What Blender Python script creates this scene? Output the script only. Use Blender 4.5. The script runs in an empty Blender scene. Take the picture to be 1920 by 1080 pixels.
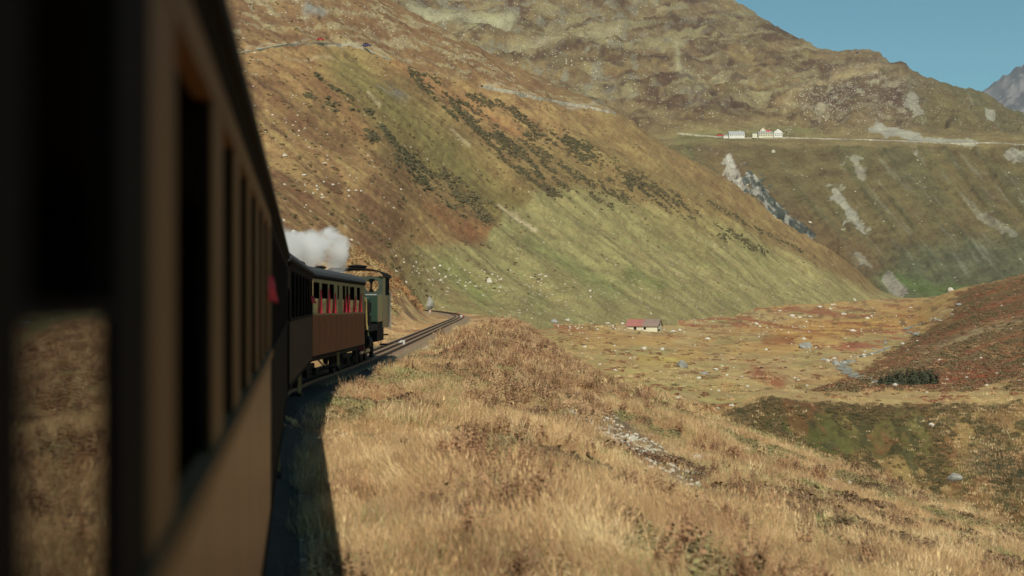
import bpy, math, random
import numpy as np
from mathutils import Vector, Matrix
R = math.radians
random.seed(7)
rng = np.random.default_rng(11)
sc = bpy.context.scene
COL = sc.collection

# ------------------------------------------------------------------ camera, world, sun, exposure
F = 2400.0           # focal length in pixels of the 1920 px wide photograph
HY = 550.0           # row of the horizon
cam_d = bpy.data.cameras.new('camera')
cam = bpy.data.objects.new('camera', cam_d)
COL.objects.link(cam)
cam.location = (0, 0, 0)
cam.rotation_euler = (R(90), 0, 0)
cam_d.sensor_width = 36
cam_d.lens = 45
cam_d.shift_y = 10 / 1920
cam_d.clip_start = 0.05
cam_d.clip_end = 20000
cam_d.dof.use_dof = True
cam_d.dof.focus_distance = 260
cam_d.dof.aperture_fstop = 1.5
sc.camera = cam

SUN_EL = 40.0
SUN_TRAVEL = -1.0    # heading in which the light travels, degrees clockwise from +Y
world = bpy.data.worlds.new('World')
sc.world = world
world.use_nodes = True
wn = world.node_tree
bg = wn.nodes['Background']
sky = wn.nodes.new('ShaderNodeTexSky')
sky.sky_type = 'NISHITA'
sky.sun_disc = False
sky.sun_elevation = R(SUN_EL)
sky.sun_rotation = R(180 + SUN_TRAVEL)
sky.altitude = 2000
sky.air_density = 1.1
sky.dust_density = 0.6
sky.ozone_density = 0.8
tint = wn.nodes.new('ShaderNodeMix')
tint.data_type = 'RGBA'
tint.blend_type = 'MULTIPLY'
tint.inputs[0].default_value = 1
tint.inputs[7].default_value = (0.40, 0.90, 0.84, 1)
wn.links.new(sky.outputs[0], tint.inputs[6])
wn.links.new(tint.outputs[2], bg.inputs[0])
bg.inputs[1].default_value = 0.075

sd = bpy.data.lights.new('sun', 'SUN')
sd.energy = 4.4
sd.angle = R(0.5)
sd.color = (1.0, 0.93, 0.80)
so = bpy.data.objects.new('sun', sd)
COL.objects.link(so)
ce = math.cos(R(SUN_EL))
light_dir = Vector((math.sin(R(SUN_TRAVEL)) * ce, math.cos(R(SUN_TRAVEL)) * ce, -math.sin(R(SUN_EL))))
so.rotation_euler = light_dir.to_track_quat('-Z', 'Y').to_euler()
so.location = (0, -20, 60)

sc.view_settings.view_transform = 'Standard'
sc.view_settings.look = 'None'
sc.view_settings.exposure = 0.1
sc.view_settings.gamma = 1
sc.view_settings.use_curve_mapping = False
sc.cycles.use_denoising = True
sc.cycles.max_bounces = 6
sc.cycles.diffuse_bounces = 3
sc.cycles.glossy_bounces = 3
sc.cycles.transparent_max_bounces = 12
sc.cycles.volume_bounces = 8
sc.cycles.volume_step_rate = 1.0
sc.cycles.caustics_reflective = False
sc.cycles.caustics_refractive = False

# ------------------------------------------------------------------ helpers: names, colours, meshes
def lin(c):
    c = np.asarray(c, float) / 255.0
    return np.where(c <= 0.04045, c / 12.92, ((c + 0.055) / 1.055) ** 2.4)

def L3(r, g, b, k=1.0):
    v = lin((r, g, b)) * k
    return (float(v[0]), float(v[1]), float(v[2]), 1.0)

def tag(o, label=None, cat=None, group=None, kind=None):
    if label: o['label'] = label
    if cat: o['category'] = cat
    if group: o['group'] = group
    if kind: o['kind'] = kind
    return o

def empty(name, loc=(0, 0, 0), rz=0.0, label=None, cat=None, group=None):
    o = bpy.data.objects.new(name, None)
    o.empty_display_size = 0.3
    COL.objects.link(o)
    o.location = loc
    o.rotation_euler = (0, 0, rz)
    return tag(o, label, cat, group)

class MB:
    """collects shapes for one mesh object"""
    def __init__(s):
        s.v = []; s.f = []
    def add(s, vs, fs):
        b = len(s.v)
        s.v += [tuple(p) for p in vs]
        s.f += [tuple(b + i for i in f) for f in fs]
        return s
    def box(s, x0, x1, y0, y1, z0, z1):
        return s.add([(x0,y0,z0),(x1,y0,z0),(x1,y1,z0),(x0,y1,z0),(x0,y0,z1),(x1,y0,z1),(x1,y1,z1),(x0,y1,z1)],
                     [(0,3,2,1),(4,5,6,7),(0,1,5,4),(1,2,6,5),(2,3,7,6),(3,0,4,7)])
    def bar(s, p, q, w, h=None, n=4):
        """a straight bar of n sides between p and q"""
        p = Vector(p); q = Vector(q); d = (q - p).normalized()
        a = d.orthogonal().normalized() if abs(d.z) < 0.9 else Vector((1, 0, 0))
        if abs(d.z) < 0.9: a = Vector((0, 0, 1)).cross(d).normalized()
        b = d.cross(a).normalized()
        h = h or w
        vs = []
        off = math.pi / n if n == 4 else 0
        k = math.sqrt(2) if n == 4 else 1
        for c in (p, q):
            for i in range(n):
                t = 2 * math.pi * i / n + off
                vs.append(c + a * (math.cos(t) * w / 2 * k) + b * (math.sin(t) * h / 2 * k))
        fs = [(i, (i + 1) % n, n + (i + 1) % n, n + i) for i in range(n)]
        fs += [tuple(range(n - 1, -1, -1)), tuple(range(n, 2 * n))]
        return s.add(vs, fs)
    def tube(s, pts, r, n=8):
        for a, b in zip(pts[:-1], pts[1:]):
            s.bar(a, b, 2 * r, n=n)
        return s
    def lathe(s, c, prof, axis='z', n=20):
        """rings (radius, height) turned round an axis through c"""
        vs = []
        for r, h in prof:
            for i in range(n):
                t = 2 * math.pi * i / n
                p = (math.cos(t) * r, math.sin(t) * r, h)
                if axis == 'y': p = (p[0], p[2], p[1])
                if axis == 'x': p = (p[2], p[0], p[1])
                vs.append((c[0] + p[0], c[1] + p[1], c[2] + p[2]))
        fs = []
        m = len(prof)
        for k in range(m - 1):
            for i in range(n):
                fs.append((k*n+i, k*n+(i+1)%n, (k+1)*n+(i+1)%n, (k+1)*n+i))
        fs.append(tuple(range(n-1, -1, -1)))
        fs.append(tuple(range((m-1)*n, m*n)))
        return s.add(vs, fs)
    def prism(s, poly, y0, y1):
        """a polygon in (x, z) pushed from y0 to y1"""
        n = len(poly)
        vs = [(x, y0, z) for x, z in poly] + [(x, y1, z) for x, z in poly]
        fs = [(i, (i+1) % n, n + (i+1) % n, n + i) for i in range(n)]
        fs += [tuple(range(n-1, -1, -1)), tuple(range(n, 2*n))]
        return s.add(vs, fs)
    def mesh(s, name, mat, smooth=False):
        me = bpy.data.meshes.new(name)
        me.from_pydata(s.v, [], s.f)
        me.materials.append(mat)
        if smooth:
            me.polygons.foreach_set('use_smooth', [True] * len(me.polygons))
        me.update()
        return me
    def build(s, name, mat, parent=None, smooth=False, loc=None):
        o = bpy.data.objects.new(name, s.mesh(name, mat, smooth))
        COL.objects.link(o)
        if parent: o.parent = parent
        if loc: o.location = loc
        return o

def bevel(o, w, seg=2):
    m = o.modifiers.new('bevel', 'BEVEL')
    m.width = w; m.segments = seg; m.limit_method = 'ANGLE'
    return o

def children(o):
    return list(o.children)

def copy_tree(o, parent=None):
    c = o.copy(); COL.objects.link(c); c.parent = parent
    for ch in children(o): copy_tree(ch, c)
    return c

# ------------------------------------------------------------------ numpy noise
def _hash(ix, iy, seed):
    h = (ix.astype(np.int64) * 374761393 + iy.astype(np.int64) * 668265263 + seed * 974634777) & 0xffffffff
    h = ((h ^ (h >> 13)) * 1274126177) & 0xffffffff
    h = (h ^ (h >> 16)) & 0xffffff
    return h / float(0xffffff)

def vn(x, y, seed=0):
    x = np.asarray(x, float); y = np.asarray(y, float)
    ix = np.floor(x); iy = np.floor(y)
    fx = x - ix; fy = y - iy
    fx = fx * fx * fx * (fx * (fx * 6 - 15) + 10); fy = fy * fy * fy * (fy * (fy * 6 - 15) + 10)
    a = _hash(ix, iy, seed); b = _hash(ix + 1, iy, seed)
    c = _hash(ix, iy + 1, seed); d = _hash(ix + 1, iy + 1, seed)
    return (a * (1 - fx) + b * fx) * (1 - fy) + (c * (1 - fx) + d * fx) * fy

def fbm(x, y, seed=0, o=4, g=0.5):
    s = 0; a = 1; t = 0
    ca, sa = math.cos(0.6), math.sin(0.6)
    for k in range(o):
        s = s + a * vn(x, y, seed + k * 17); t += a
        x, y = (x * ca - y * sa) * 2.03 + 5.1, (x * sa + y * ca) * 2.03 + 1.7
        a *= g
    return s / t            # 0..1, mean 0.5

def sm(a, b, x):
    t = np.clip((x - a) / (b - a), 0, 1)
    return t * t * (3 - 2 * t)

def mixc(c, d, m):
    m = np.clip(m, 0, 1)[..., None]
    return c * (1 - m) + np.asarray(d)[None, None, :3] * m if c.ndim == 3 else c * (1 - m) + np.asarray(d)[None, :3] * m

def seg(px, py, pts, w, wob=None):
    """soft band of half width w round a polyline given in (px, py)"""
    best = np.full(np.shape(px), 1e9)
    for (x0, y0), (x1, y1) in zip(pts[:-1], pts[1:]):
        dx, dy = x1 - x0, y1 - y0
        t = np.clip(((px - x0) * dx + (py - y0) * dy) / (dx * dx + dy * dy + 1e-9), 0, 1)
        d = np.hypot(px - x0 - t * dx, py - y0 - t * dy)
        best = np.minimum(best, d)
    if wob is not None: best = best * (1 + wob)
    return np.exp(-(best / w) ** 2)

SAT = 0.90
def C(*rgb, k=1.0):
    v = lin(rgb) * k
    g = float(v @ np.array([0.25, 0.65, 0.10]))
    return g + (v - g) * SAT

# ------------------------------------------------------------------ materials
def D3(c, k=0.85, g_=1.22):
    v = np.array(c[:3]); g = float(v @ np.array([0.25, 0.65, 0.10])); v = (g + (v - g) * k) * g_
    return (float(v[0]), float(v[1]), float(v[2]), 1.0)

def newmat(name):
    m = bpy.data.materials.new(name); m.use_nodes = True
    nt = m.node_tree
    return m, nt, nt.nodes['Principled BSDF']

def plain(name, col, rough=0.6, metal=0.0, var=0.25, scale=8.0, bump=0.0, coat=0.0, spec=0.5):
    """painted or bare surface with a little dirt and unevenness"""
    m, nt, b = newmat(name)
    tc = nt.nodes.new('ShaderNodeTexCoord')
    n = nt.nodes.new('ShaderNodeTexNoise'); n.inputs['Scale'].default_value = scale; n.inputs['Detail'].default_value = 6
    nt.links.new(tc.outputs['Object'], n.inputs['Vector'])
    mr = nt.nodes.new('ShaderNodeMapRange')
    mr.inputs[1].default_value = 0.3; mr.inputs[2].default_value = 0.7
    mr.inputs[3].default_value = 1 - var; mr.inputs[4].default_value = 1 + var * 0.6
    nt.links.new(n.outputs[0], mr.inputs[0])
    mul = nt.nodes.new('ShaderNodeVectorMath'); mul.operation = 'SCALE'
    mul.inputs[0].default_value = col[:3]
    nt.links.new(mr.outputs[0], mul.inputs['Scale'])
    nt.links.new(mul.outputs[0], b.inputs['Base Color'])
    b.inputs['Roughness'].default_value = rough
    b.inputs['Metallic'].default_value = metal
    b.inputs['Specular IOR Level'].default_value = spec
    if coat: b.inputs['Coat Weight'].default_value = coat; b.inputs['Coat Roughness'].default_value = 0.15
    if bump:
        bp = nt.nodes.new('ShaderNodeBump'); bp.inputs['Strength'].default_value = 0.4; bp.inputs['Distance'].default_value = bump
        nt.links.new(n.outputs[0], bp.inputs['Height']); nt.links.new(bp.outputs[0], b.inputs['Normal'])
    return m

def wood(name, c0, c1, rough=0.8, coat=0.0, spec=0.06):
    m, nt, b = newmat(name)
    tc = nt.nodes.new('ShaderNodeTexCoord')
    mp = nt.nodes.new('ShaderNodeMapping'); mp.inputs['Scale'].default_value = (14, 14, 1.2)
    n = nt.nodes.new('ShaderNodeTexNoise'); n.inputs['Scale'].default_value = 2.2; n.inputs['Detail'].default_value = 7
    nt.links.new(tc.outputs['Object'], mp.inputs[0]); nt.links.new(mp.outputs[0], n.inputs['Vector'])
    n2 = nt.nodes.new('ShaderNodeTexNoise'); n2.inputs['Scale'].default_value = 1.3; n2.inputs['Detail'].default_value = 3
    nt.links.new(tc.outputs['Object'], n2.inputs['Vector'])
    ad = nt.nodes.new('ShaderNodeMath'); ad.operation = 'ADD'
    nt.links.new(n.outputs[0], ad.inputs[0]); nt.links.new(n2.outputs[0], ad.inputs[1])
    mr = nt.nodes.new('ShaderNodeMapRange'); mr.inputs[1].default_value = 0.7; mr.inputs[2].default_value = 1.3
    nt.links.new(ad.outputs[0], mr.inputs[0])
    mx = nt.nodes.new('ShaderNodeMix'); mx.data_type = 'RGBA'
    mx.inputs[6].default_value = c0; mx.inputs[7].default_value = c1
    nt.links.new(mr.outputs[0], mx.inputs[0]); nt.links.new(mx.outputs[2], b.inputs['Base Color'])
    b.inputs['Roughness'].default_value = rough; b.inputs['Specular IOR Level'].default_value = spec
    b.inputs['Coat Weight'].default_value = coat; b.inputs['Coat Roughness'].default_value = 0.25
    return m

def terrain(name, s1, s2, amt=0.35, bump=0.3, stretch=(1, 1, 1), rough=0.95, speck=None, speck_scale=1.0, speck_size=0.12):
    """vertex colour Col carries the plant and soil cover; noise adds the finer mottling"""
    m, nt, b = newmat(name)
    at = nt.nodes.new('ShaderNodeAttribute'); at.attribute_name = 'Col'
    geo = nt.nodes.new('ShaderNodeNewGeometry')
    mp = nt.nodes.new('ShaderNodeMapping'); mp.inputs['Scale'].default_value = stretch
    nt.links.new(geo.outputs['Position'], mp.inputs[0])
    def noise(scale, detail):
        n = nt.nodes.new('ShaderNodeTexNoise'); n.inputs['Scale'].default_value = scale; n.inputs['Detail'].default_value = detail
        n.inputs['Roughness'].default_value = 0.65
        nt.links.new(mp.outputs[0], n.inputs['Vector']); return n
    a = noise(s1, 8); c = noise(s2, 5)
    mu = nt.nodes.new('ShaderNodeMath'); mu.operation = 'ADD'
    nt.links.new(a.outputs[0], mu.inputs[0]); nt.links.new(c.outputs[0], mu.inputs[1])
    mr = nt.nodes.new('ShaderNodeMapRange'); mr.inputs[1].default_value = 0.72; mr.inputs[2].default_value = 1.28
    mr.inputs[3].default_value = 1 - amt; mr.inputs[4].default_value = 1 + amt
    nt.links.new(mu.outputs[0], mr.inputs[0])
    sc_ = nt.nodes.new('ShaderNodeVectorMath'); sc_.operation = 'SCALE'
    nt.links.new(at.outputs['Color'], sc_.inputs[0]); nt.links.new(mr.outputs[0], sc_.inputs['Scale'])
    # hue drift
    hs = nt.nodes.new('ShaderNodeHueSaturation')
    mr2 = nt.nodes.new('ShaderNodeMapRange'); mr2.inputs[1].default_value = 0.3; mr2.inputs[2].default_value = 0.7
    mr2.inputs[3].default_value = 0.485; mr2.inputs[4].default_value = 0.515
    nt.links.new(a.outputs[0], mr2.inputs[0]); nt.links.new(mr2.outputs[0], hs.inputs['Hue'])
    nt.links.new(sc_.outputs[0], hs.inputs['Color'])
    last = hs.outputs[0]
    if speck:
        vo = nt.nodes.new('ShaderNodeTexVoronoi'); vo.inputs['Scale'].default_value = speck_scale
        nt.links.new(geo.outputs['Position'], vo.inputs['Vector'])
        lt = nt.nodes.new('ShaderNodeMath'); lt.operation = 'LESS_THAN'; lt.inputs[1].default_value = speck_size
        nt.links.new(vo.outputs['Distance'], lt.inputs[0])
        at2 = nt.nodes.new('ShaderNodeAttribute'); at2.attribute_name = 'stony'
        sep = nt.nodes.new('ShaderNodeSeparateColor'); nt.links.new(vo.outputs['Color'], sep.inputs[0])
        gt = nt.nodes.new('ShaderNodeMath'); gt.operation = 'LESS_THAN'
        nt.links.new(sep.outputs[0], gt.inputs[0]); nt.links.new(at2.outputs['Fac'], gt.inputs[1])
        mm = nt.nodes.new('ShaderNodeMath'); mm.operation = 'MULTIPLY'
        nt.links.new(lt.outputs[0], mm.inputs[0]); nt.links.new(gt.outputs[0], mm.inputs[1])
        mx = nt.nodes.new('ShaderNodeMix'); mx.data_type = 'RGBA'
        nt.links.new(mm.outputs[0], mx.inputs[0]); nt.links.new(last, mx.inputs[6]); mx.inputs[7].default_value = speck
        last = mx.outputs[2]
    nt.links.new(last, b.inputs['Base Color'])
    b.inputs['Roughness'].default_value = rough
    b.inputs['Specular IOR Level'].default_value = 0.1
    bp = nt.nodes.new('ShaderNodeBump'); bp.inputs['Strength'].default_value = 0.7; bp.inputs['Distance'].default_value = bump
    nt.links.new(mu.outputs[0], bp.inputs['Height']); nt.links.new(bp.outputs[0], b.inputs['Normal'])
    return m

def foliage(name, cols, rough=0.8, nscale=0.12, trans=0.0, rnd=0.35, fine=0.0):
    """leaf or blade colour that drifts with the place it grows in and from clump to clump"""
    m, nt, b = newmat(name)
    oi = nt.nodes.new('ShaderNodeObjectInfo')
    n = nt.nodes.new('ShaderNodeTexNoise'); n.inputs['Scale'].default_value = nscale; n.inputs['Detail'].default_value = 3
    nt.links.new(oi.outputs['Location'], n.inputs['Vector'])
    mr = nt.nodes.new('ShaderNodeMapRange'); mr.inputs[1].default_value = 0.3; mr.inputs[2].default_value = 0.7
    nt.links.new(n.outputs[0], mr.inputs[0])
    ad = nt.nodes.new('ShaderNodeMath'); ad.operation = 'MULTIPLY_ADD'
    nt.links.new(oi.outputs['Random'], ad.inputs[0]); ad.inputs[1].default_value = rnd; nt.links.new(mr.outputs[0], ad.inputs[2])
    sb = nt.nodes.new('ShaderNodeMath'); sb.operation = 'SUBTRACT'; sb.inputs[1].default_value = rnd / 2
    nt.links.new(ad.outputs[0], sb.inputs[0])
    cr = nt.nodes.new('ShaderNodeValToRGB')
    el = cr.color_ramp.elements
    while len(el) < len(cols): el.new(0.5)
    for i, c in enumerate(cols):
        el[i].position = i / (len(cols) - 1); el[i].color = D3(c)
    nt.links.new(sb.outputs[0], cr.inputs[0])
    last = cr.outputs[0]
    if fine:
        g = nt.nodes.new('ShaderNodeNewGeometry')
        n3 = nt.nodes.new('ShaderNodeTexNoise'); n3.inputs['Scale'].default_value = fine; n3.inputs['Detail'].default_value = 3
        nt.links.new(g.outputs['Position'], n3.inputs['Vector'])
        m3 = nt.nodes.new('ShaderNodeMapRange'); m3.inputs[1].default_value = 0.3; m3.inputs[2].default_value = 0.7
        m3.inputs[3].default_value = 0.55; m3.inputs[4].default_value = 1.35
        nt.links.new(n3.outputs[0], m3.inputs[0])
        v = nt.nodes.new('ShaderNodeVectorMath'); v.operation = 'SCALE'
        nt.links.new(last, v.inputs[0]); nt.links.new(m3.outputs[0], v.inputs['Scale']); last = v.outputs[0]
    nt.links.new(last, b.inputs['Base Color'])
    b.inputs['Roughness'].default_value = rough
    b.inputs['Specular IOR Level'].default_value = 0.2
    return m

M = {}
M['bank'] = terrain('bank_soil_and_grass', 1.1, 9.0, 0.38, 0.05, speck=L3(190, 182, 160), speck_scale=5, speck_size=0.22)
M['valley'] = terrain('valley_turf', 0.15, 1.8, 0.34, 0.3, stretch=(1, 0.8, 1), speck=L3(190, 184, 160), speck_scale=0.8, speck_size=0.24)
M['hill'] = terrain('hillside_turf', 0.09, 0.8, 0.40, 0.7, stretch=(1, 1, 1), speck=L3(186, 180, 154), speck_scale=0.55, speck_size=0.28)
M['mount'] = terrain('mountain_turf', 0.035, 0.3, 0.42, 2.5, speck=L3(176, 170, 146), speck_scale=0.26, speck_size=0.30)
M['peak'] = terrain('far_peak_rock', 0.002, 0.012, 0.3, 30)
M['rock'] = plain('pale_boulder', L3(196, 190, 172), 0.9, var=0.35, scale=1.6, bump=0.05)
M['rock2'] = plain('grey_boulder', L3(146, 144, 134), 0.9, var=0.4, scale=1.2, bump=0.05)
M['rock3'] = plain('dark_boulder', L3(62, 52, 46), 0.9, var=0.4, scale=2)
M['ballast'] = plain('shade_darkened_ballast', L3(54, 46, 38), 0.95, var=0.55, scale=14, bump=0.03)  # near stretch: the train's shadow is put into the colour
M['rail'] = plain('rusty_rail', L3(58, 46, 42), 0.5, metal=0.3, var=0.3, scale=6)
M['sleeper'] = plain('weathered_sleeper', L3(128, 108, 86), 0.9, var=0.4, scale=5)
M['steel_black'] = plain('sooty_steel', L3(24, 22, 21), 0.8, var=0.4, scale=5, spec=0.15)
M['roof'] = plain('dark_grey_roof', L3(58, 60, 62), 0.8, var=0.2, scale=3)
M['inside'] = plain('dark_interior', L3(12, 9, 8), 0.9, var=0.2, spec=0.1)
M['teak'] = wood('varnished_teak', L3(124, 76, 52), L3(146, 94, 66))
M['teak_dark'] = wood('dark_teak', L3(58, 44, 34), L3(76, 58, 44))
M['cream'] = plain('faded_cream_post', L3(146, 128, 86), 0.7, var=0.12, scale=4, spec=0.2)
M['varnish'] = wood('glossy_brown_panel', L3(88, 54, 34), L3(108, 68, 42), 0.6, 0.30, 0.15)
M['handle'] = plain('worn_handle', L3(150, 130, 90), 0.4, metal=0.5)
M['brownpost'] = wood('brown_post', L3(104, 76, 50), L3(124, 92, 62), 0.7, 0.02)
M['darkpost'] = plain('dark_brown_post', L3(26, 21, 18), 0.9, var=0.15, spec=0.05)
M['red'] = plain('red_cloth', L3(178, 34, 46), 0.8, var=0.1, scale=10)
M['green'] = plain('green_enamel', L3(30, 52, 36), 0.35, var=0.15, scale=3, coat=0.4)
M['green2'] = plain('faded_green_enamel', L3(52, 60, 44), 0.4, var=0.2, scale=3, coat=0.3)
M['brass'] = plain('dull_brass', L3(178, 152, 92), 0.4, metal=0.6, var=0.2)
M['steel'] = plain('bare_steel', L3(168, 172, 176), 0.35, metal=0.7, var=0.2)
M['white'] = plain('white_paint', L3(176, 172, 162), 0.6, var=0.08)
M['asphalt'] = plain('pale_road', L3(168, 166, 156), 0.9, var=0.15, scale=0.3)
M['wallrock'] = plain('retaining_wall_stone', L3(176, 170, 150), 0.95, var=0.45, scale=0.35, spec=0.1)

def glass_mat():
    m = bpy.data.materials.new('window_glass'); m.use_nodes = True
    nt = m.node_tree; nt.nodes.clear()
    out = nt.nodes.new('ShaderNodeOutputMaterial')
    mx = nt.nodes.new('ShaderNodeMixShader')
    fr = nt.nodes.new('ShaderNodeFresnel'); fr.inputs[0].default_value = 1.52
    tr = nt.nodes.new('ShaderNodeBsdfTransparent'); tr.inputs[0].default_value = (0.75, 0.78, 0.76, 1)
    gl = nt.nodes.new('ShaderNodeBsdfGlossy'); gl.inputs['Roughness'].default_value = 0.02
    nt.links.new(fr.outputs[0], mx.inputs[0]); nt.links.new(tr.outputs[0], mx.inputs[1])
    nt.links.new(gl.outputs[0], mx.inputs[2]); nt.links.new(mx.outputs[0], out.inputs[0])
    return m
M['glass'] = glass_mat()

# ------------------------------------------------------------------ interpolation and lofted terrain
def pchip(xk, yk, x):
    """monotone cubic through the knots; yk may have several columns"""
    xk = np.asarray(xk, float); yk = np.asarray(yk, float)
    h = np.diff(xk); dl = (yk[1:] - yk[:-1]) / h[:, None] if yk.ndim == 2 else np.diff(yk) / h
    if yk.ndim == 1: return pchip(xk, yk[:, None], x)[:, 0]
    n = len(xk); m = np.zeros_like(yk)
    w1 = (2 * h[1:] + h[:-1])[:, None]; w2 = (h[1:] + 2 * h[:-1])[:, None]
    same = dl[:-1] * dl[1:] > 0
    with np.errstate(divide='ignore', invalid='ignore'):
        hm = (w1 + w2) / (w1 / dl[:-1] + w2 / dl[1:])
    m[1:-1] = np.where(same, hm, 0)
    m[0] = dl[0]; m[-1] = dl[-1]
    i = np.clip(np.searchsorted(xk, x, side='right') - 1, 0, n - 2)
    t = ((x - xk[i]) / h[i])[:, None]; hh = h[i][:, None]
    return ((1 + 2*t) * (1-t)**2 * yk[i] + t * (1-t)**2 * hh * m[i] + t*t*(3-2*t) * yk[i+1] + t*t*(t-1) * hh * m[i+1])

class Loft:
    """a landform: rows of knots (screen row, distance) at columns of the view, turned into points of the land"""
    def __init__(s, cols, rows, px, sub):
        g = np.array(rows, float)                   # col, row, (y, D)
        nc, nr, _ = g.shape
        g[:, :, 1] = np.log(g[:, :, 1])
        a = pchip(cols, g.reshape(nc, -1), np.asarray(px, float)).reshape(len(px), nr, 2)
        rk = np.arange(nr)
        rr = np.concatenate([np.linspace(i, i + 1, n, endpoint=False) for i, n in enumerate(sub)] + [[nr - 1]])
        b = pchip(rk, a.transpose(1, 0, 2).reshape(nr, -1), rr).reshape(len(rr), len(px), 2)
        s.y0 = b[:, :, 0]; s.D = np.exp(b[:, :, 1])
        s.px = np.broadcast_to(np.asarray(px, float), s.D.shape).copy()
        s.rr = np.broadcast_to(rr[:, None], s.D.shape)
        s.X = (s.px - 960) / F * s.D
        s.Y = s.D
        s.Z = (HY - s.y0) / F * s.D
        s.col = None; s.stony = None
    def build(s, name, mat, kind='structure'):
        return grid_mesh(name, s.X, s.Y, s.Z, s.col, s.stony, mat, kind)
    def proj_y(s):
        return HY - s.Z / s.D * F
    def at(s, px, y):
        """the nearest point of the land seen at (px, y)"""
        c = int(np.argmin(np.abs(s.px[0] - px)))
        c2 = min(c + 1, s.px.shape[1] - 1)
        yy = HY - s.Z[:, c] / s.D[:, c] * F
        for r in range(len(yy) - 1):
            if yy[r] >= y > yy[r + 1]:
                t = (yy[r] - y) / (yy[r] - yy[r + 1] + 1e-9)
                D = s.D[r, c] * (1 - t) + s.D[r + 1, c] * t
                Z = s.Z[r, c] * (1 - t) + s.Z[r + 1, c] * t
                return Vector(((px - 960) / F * D, D, Z))
        return None

def grid_mesh(name, X, Y, Z, col, stony, mat, kind='structure'):
    nr, nc = X.shape
    me = bpy.data.meshes.new(name)
    v = np.stack([X, Y, Z], -1).reshape(-1, 3).astype(np.float32)
    i = np.arange(nr * nc).reshape(nr, nc)
    q = np.stack([i[:-1, :-1], i[:-1, 1:], i[1:, 1:], i[1:, :-1]], -1).reshape(-1, 4)
    me.vertices.add(len(v)); me.vertices.foreach_set('co', v.ravel())
    me.loops.add(q.size); me.loops.foreach_set('vertex_index', q.ravel().astype(np.int32))
    me.polygons.add(len(q))
    me.polygons.foreach_set('loop_start', np.arange(0, q.size, 4, dtype=np.int32))
    me.polygons.foreach_set('loop_total', np.full(len(q), 4, dtype=np.int32))
    me.polygons.foreach_set('use_smooth', np.ones(len(q), bool))
    me.update(calc_edges=True)
    if col is not None:
        a = me.attributes.new('Col', 'FLOAT_COLOR', 'POINT')
        rgba = np.ones((nr * nc, 4), np.float32); rgba[:, :3] = np.clip(col.reshape(-1, 3), 0, 1)
        a.data.foreach_set('color', rgba.ravel())
    if stony is not None:
        a = me.attributes.new('stony', 'FLOAT', 'POINT')
        a.data.foreach_set('value', stony.reshape(-1).astype(np.float32))
    me.materials.append(mat)
    o = bpy.data.objects.new(name, me); COL.objects.link(o)
    if kind: o['kind'] = kind
    return o

# ------------------------------------------------------------------ the line of the track
TY = np.array([-30, -15, 0, 10, 20.8, 26, 32, 38, 44, 50, 60, 90, 120, 140, 160, 180, 205, 235, 270, 320.])
TX = np.array([3.3, 0.96, -1.52, -3.18, -4.98, -5.72, -6.26, -6.42, -6.40, -6.35, -6.3, -6.3, -6.3, -6.25, -6.55, -8.0, -11.5, -17.5, -26, -42.])
TZ = np.array([-2.3, -2.32, -2.35, -2.37, -2.41, -2.44, -2.5, -2.56, -2.63, -2.68, -2.74, -2.8, -2.82, -2.84, -2.86, -2.88, -2.9, -2.9, -2.9, -2.9])
_ys = np.linspace(-30, 320, 1401)
_xs = pchip(TY, TX, _ys); _zs = pchip(TY, TZ, _ys)
def Xc(Y): return np.interp(Y, _ys, _xs)
def Zr(Y): return np.interp(Y, _ys, _zs)

def bank_h(X, Y, detail=True):
    X = np.asarray(X, float); Y = np.asarray(Y, float)
    u = X - Xc(Y)
    z = Zr(Y) - 0.36
    hump = (0.95 * np.exp(-((Y - 80) / 26.0) ** 2) + 0.55 * np.exp(-((Y - 125) / 22.0) ** 2)) * np.exp(-((u - 6.2) / 3.0) ** 2) * sm(2.0, 4.2, u)
    z = z + hump + 0.12 * sm(2.4, 3.6, u)
    sp = lambda t, k: k * np.logaddexp(0, t / k)
    slope = np.interp(Y, [0, 50, 70, 85, 120], [0.30, 0.30, 0.36, 0.62, 0.62])
    u0 = np.interp(Y, [0, 45, 70, 90, 140, 320], [4.6, 5.0, 6.6, 7.6, 6.0, 5.0])
    ub = np.interp(Y, [0, 40, 54, 64, 70, 76, 90, 320], [34, 30, 26, 22, 17, 13, 11, 10.])
    z = z - slope * sp(u - u0, 0.8) - 0.45 * sp(u - ub, 1.5)
    z = np.maximum(z, -30)
    # cutting on the mountain side and the knoll inside the bend
    left = sp(-u - 3.2, 0.5)
    z = z + 0.33 * left
    kn = np.exp(-(((X + 19) / 8.0) ** 2 + ((Y - 138) / 26.0) ** 2))
    z = z + 5.6 * kn * sm(2.6, 6.5, -u)
    if detail:
        k = sm(2.0, 3.2, np.abs(u))
        z = z + k * (0.35 * (fbm(X / 5, Y / 5, 3) - 0.5) + 0.14 * (fbm(X / 1.1, Y / 1.1, 8, 3) - 0.5)
                     + 0.9 * (fbm(X / 14, Y / 14, 5, 3) - 0.5) * sm(6, 14, np.abs(u)))
    return z

def bank_hit(px, y):
    """where the sight line through (px, y) meets the bank"""
    D = np.concatenate([np.arange(8, 60, 0.1), np.arange(60, 200, 0.4)])
    X = (px - 960) / F * D; Z = (HY - y) / F * D
    h = bank_h(X, D)
    k = np.nonzero(h > Z)[0]
    if len(k) == 0: return None
    return Vector((X[k[0]], D[k[0]], h[k[0]]))

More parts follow.
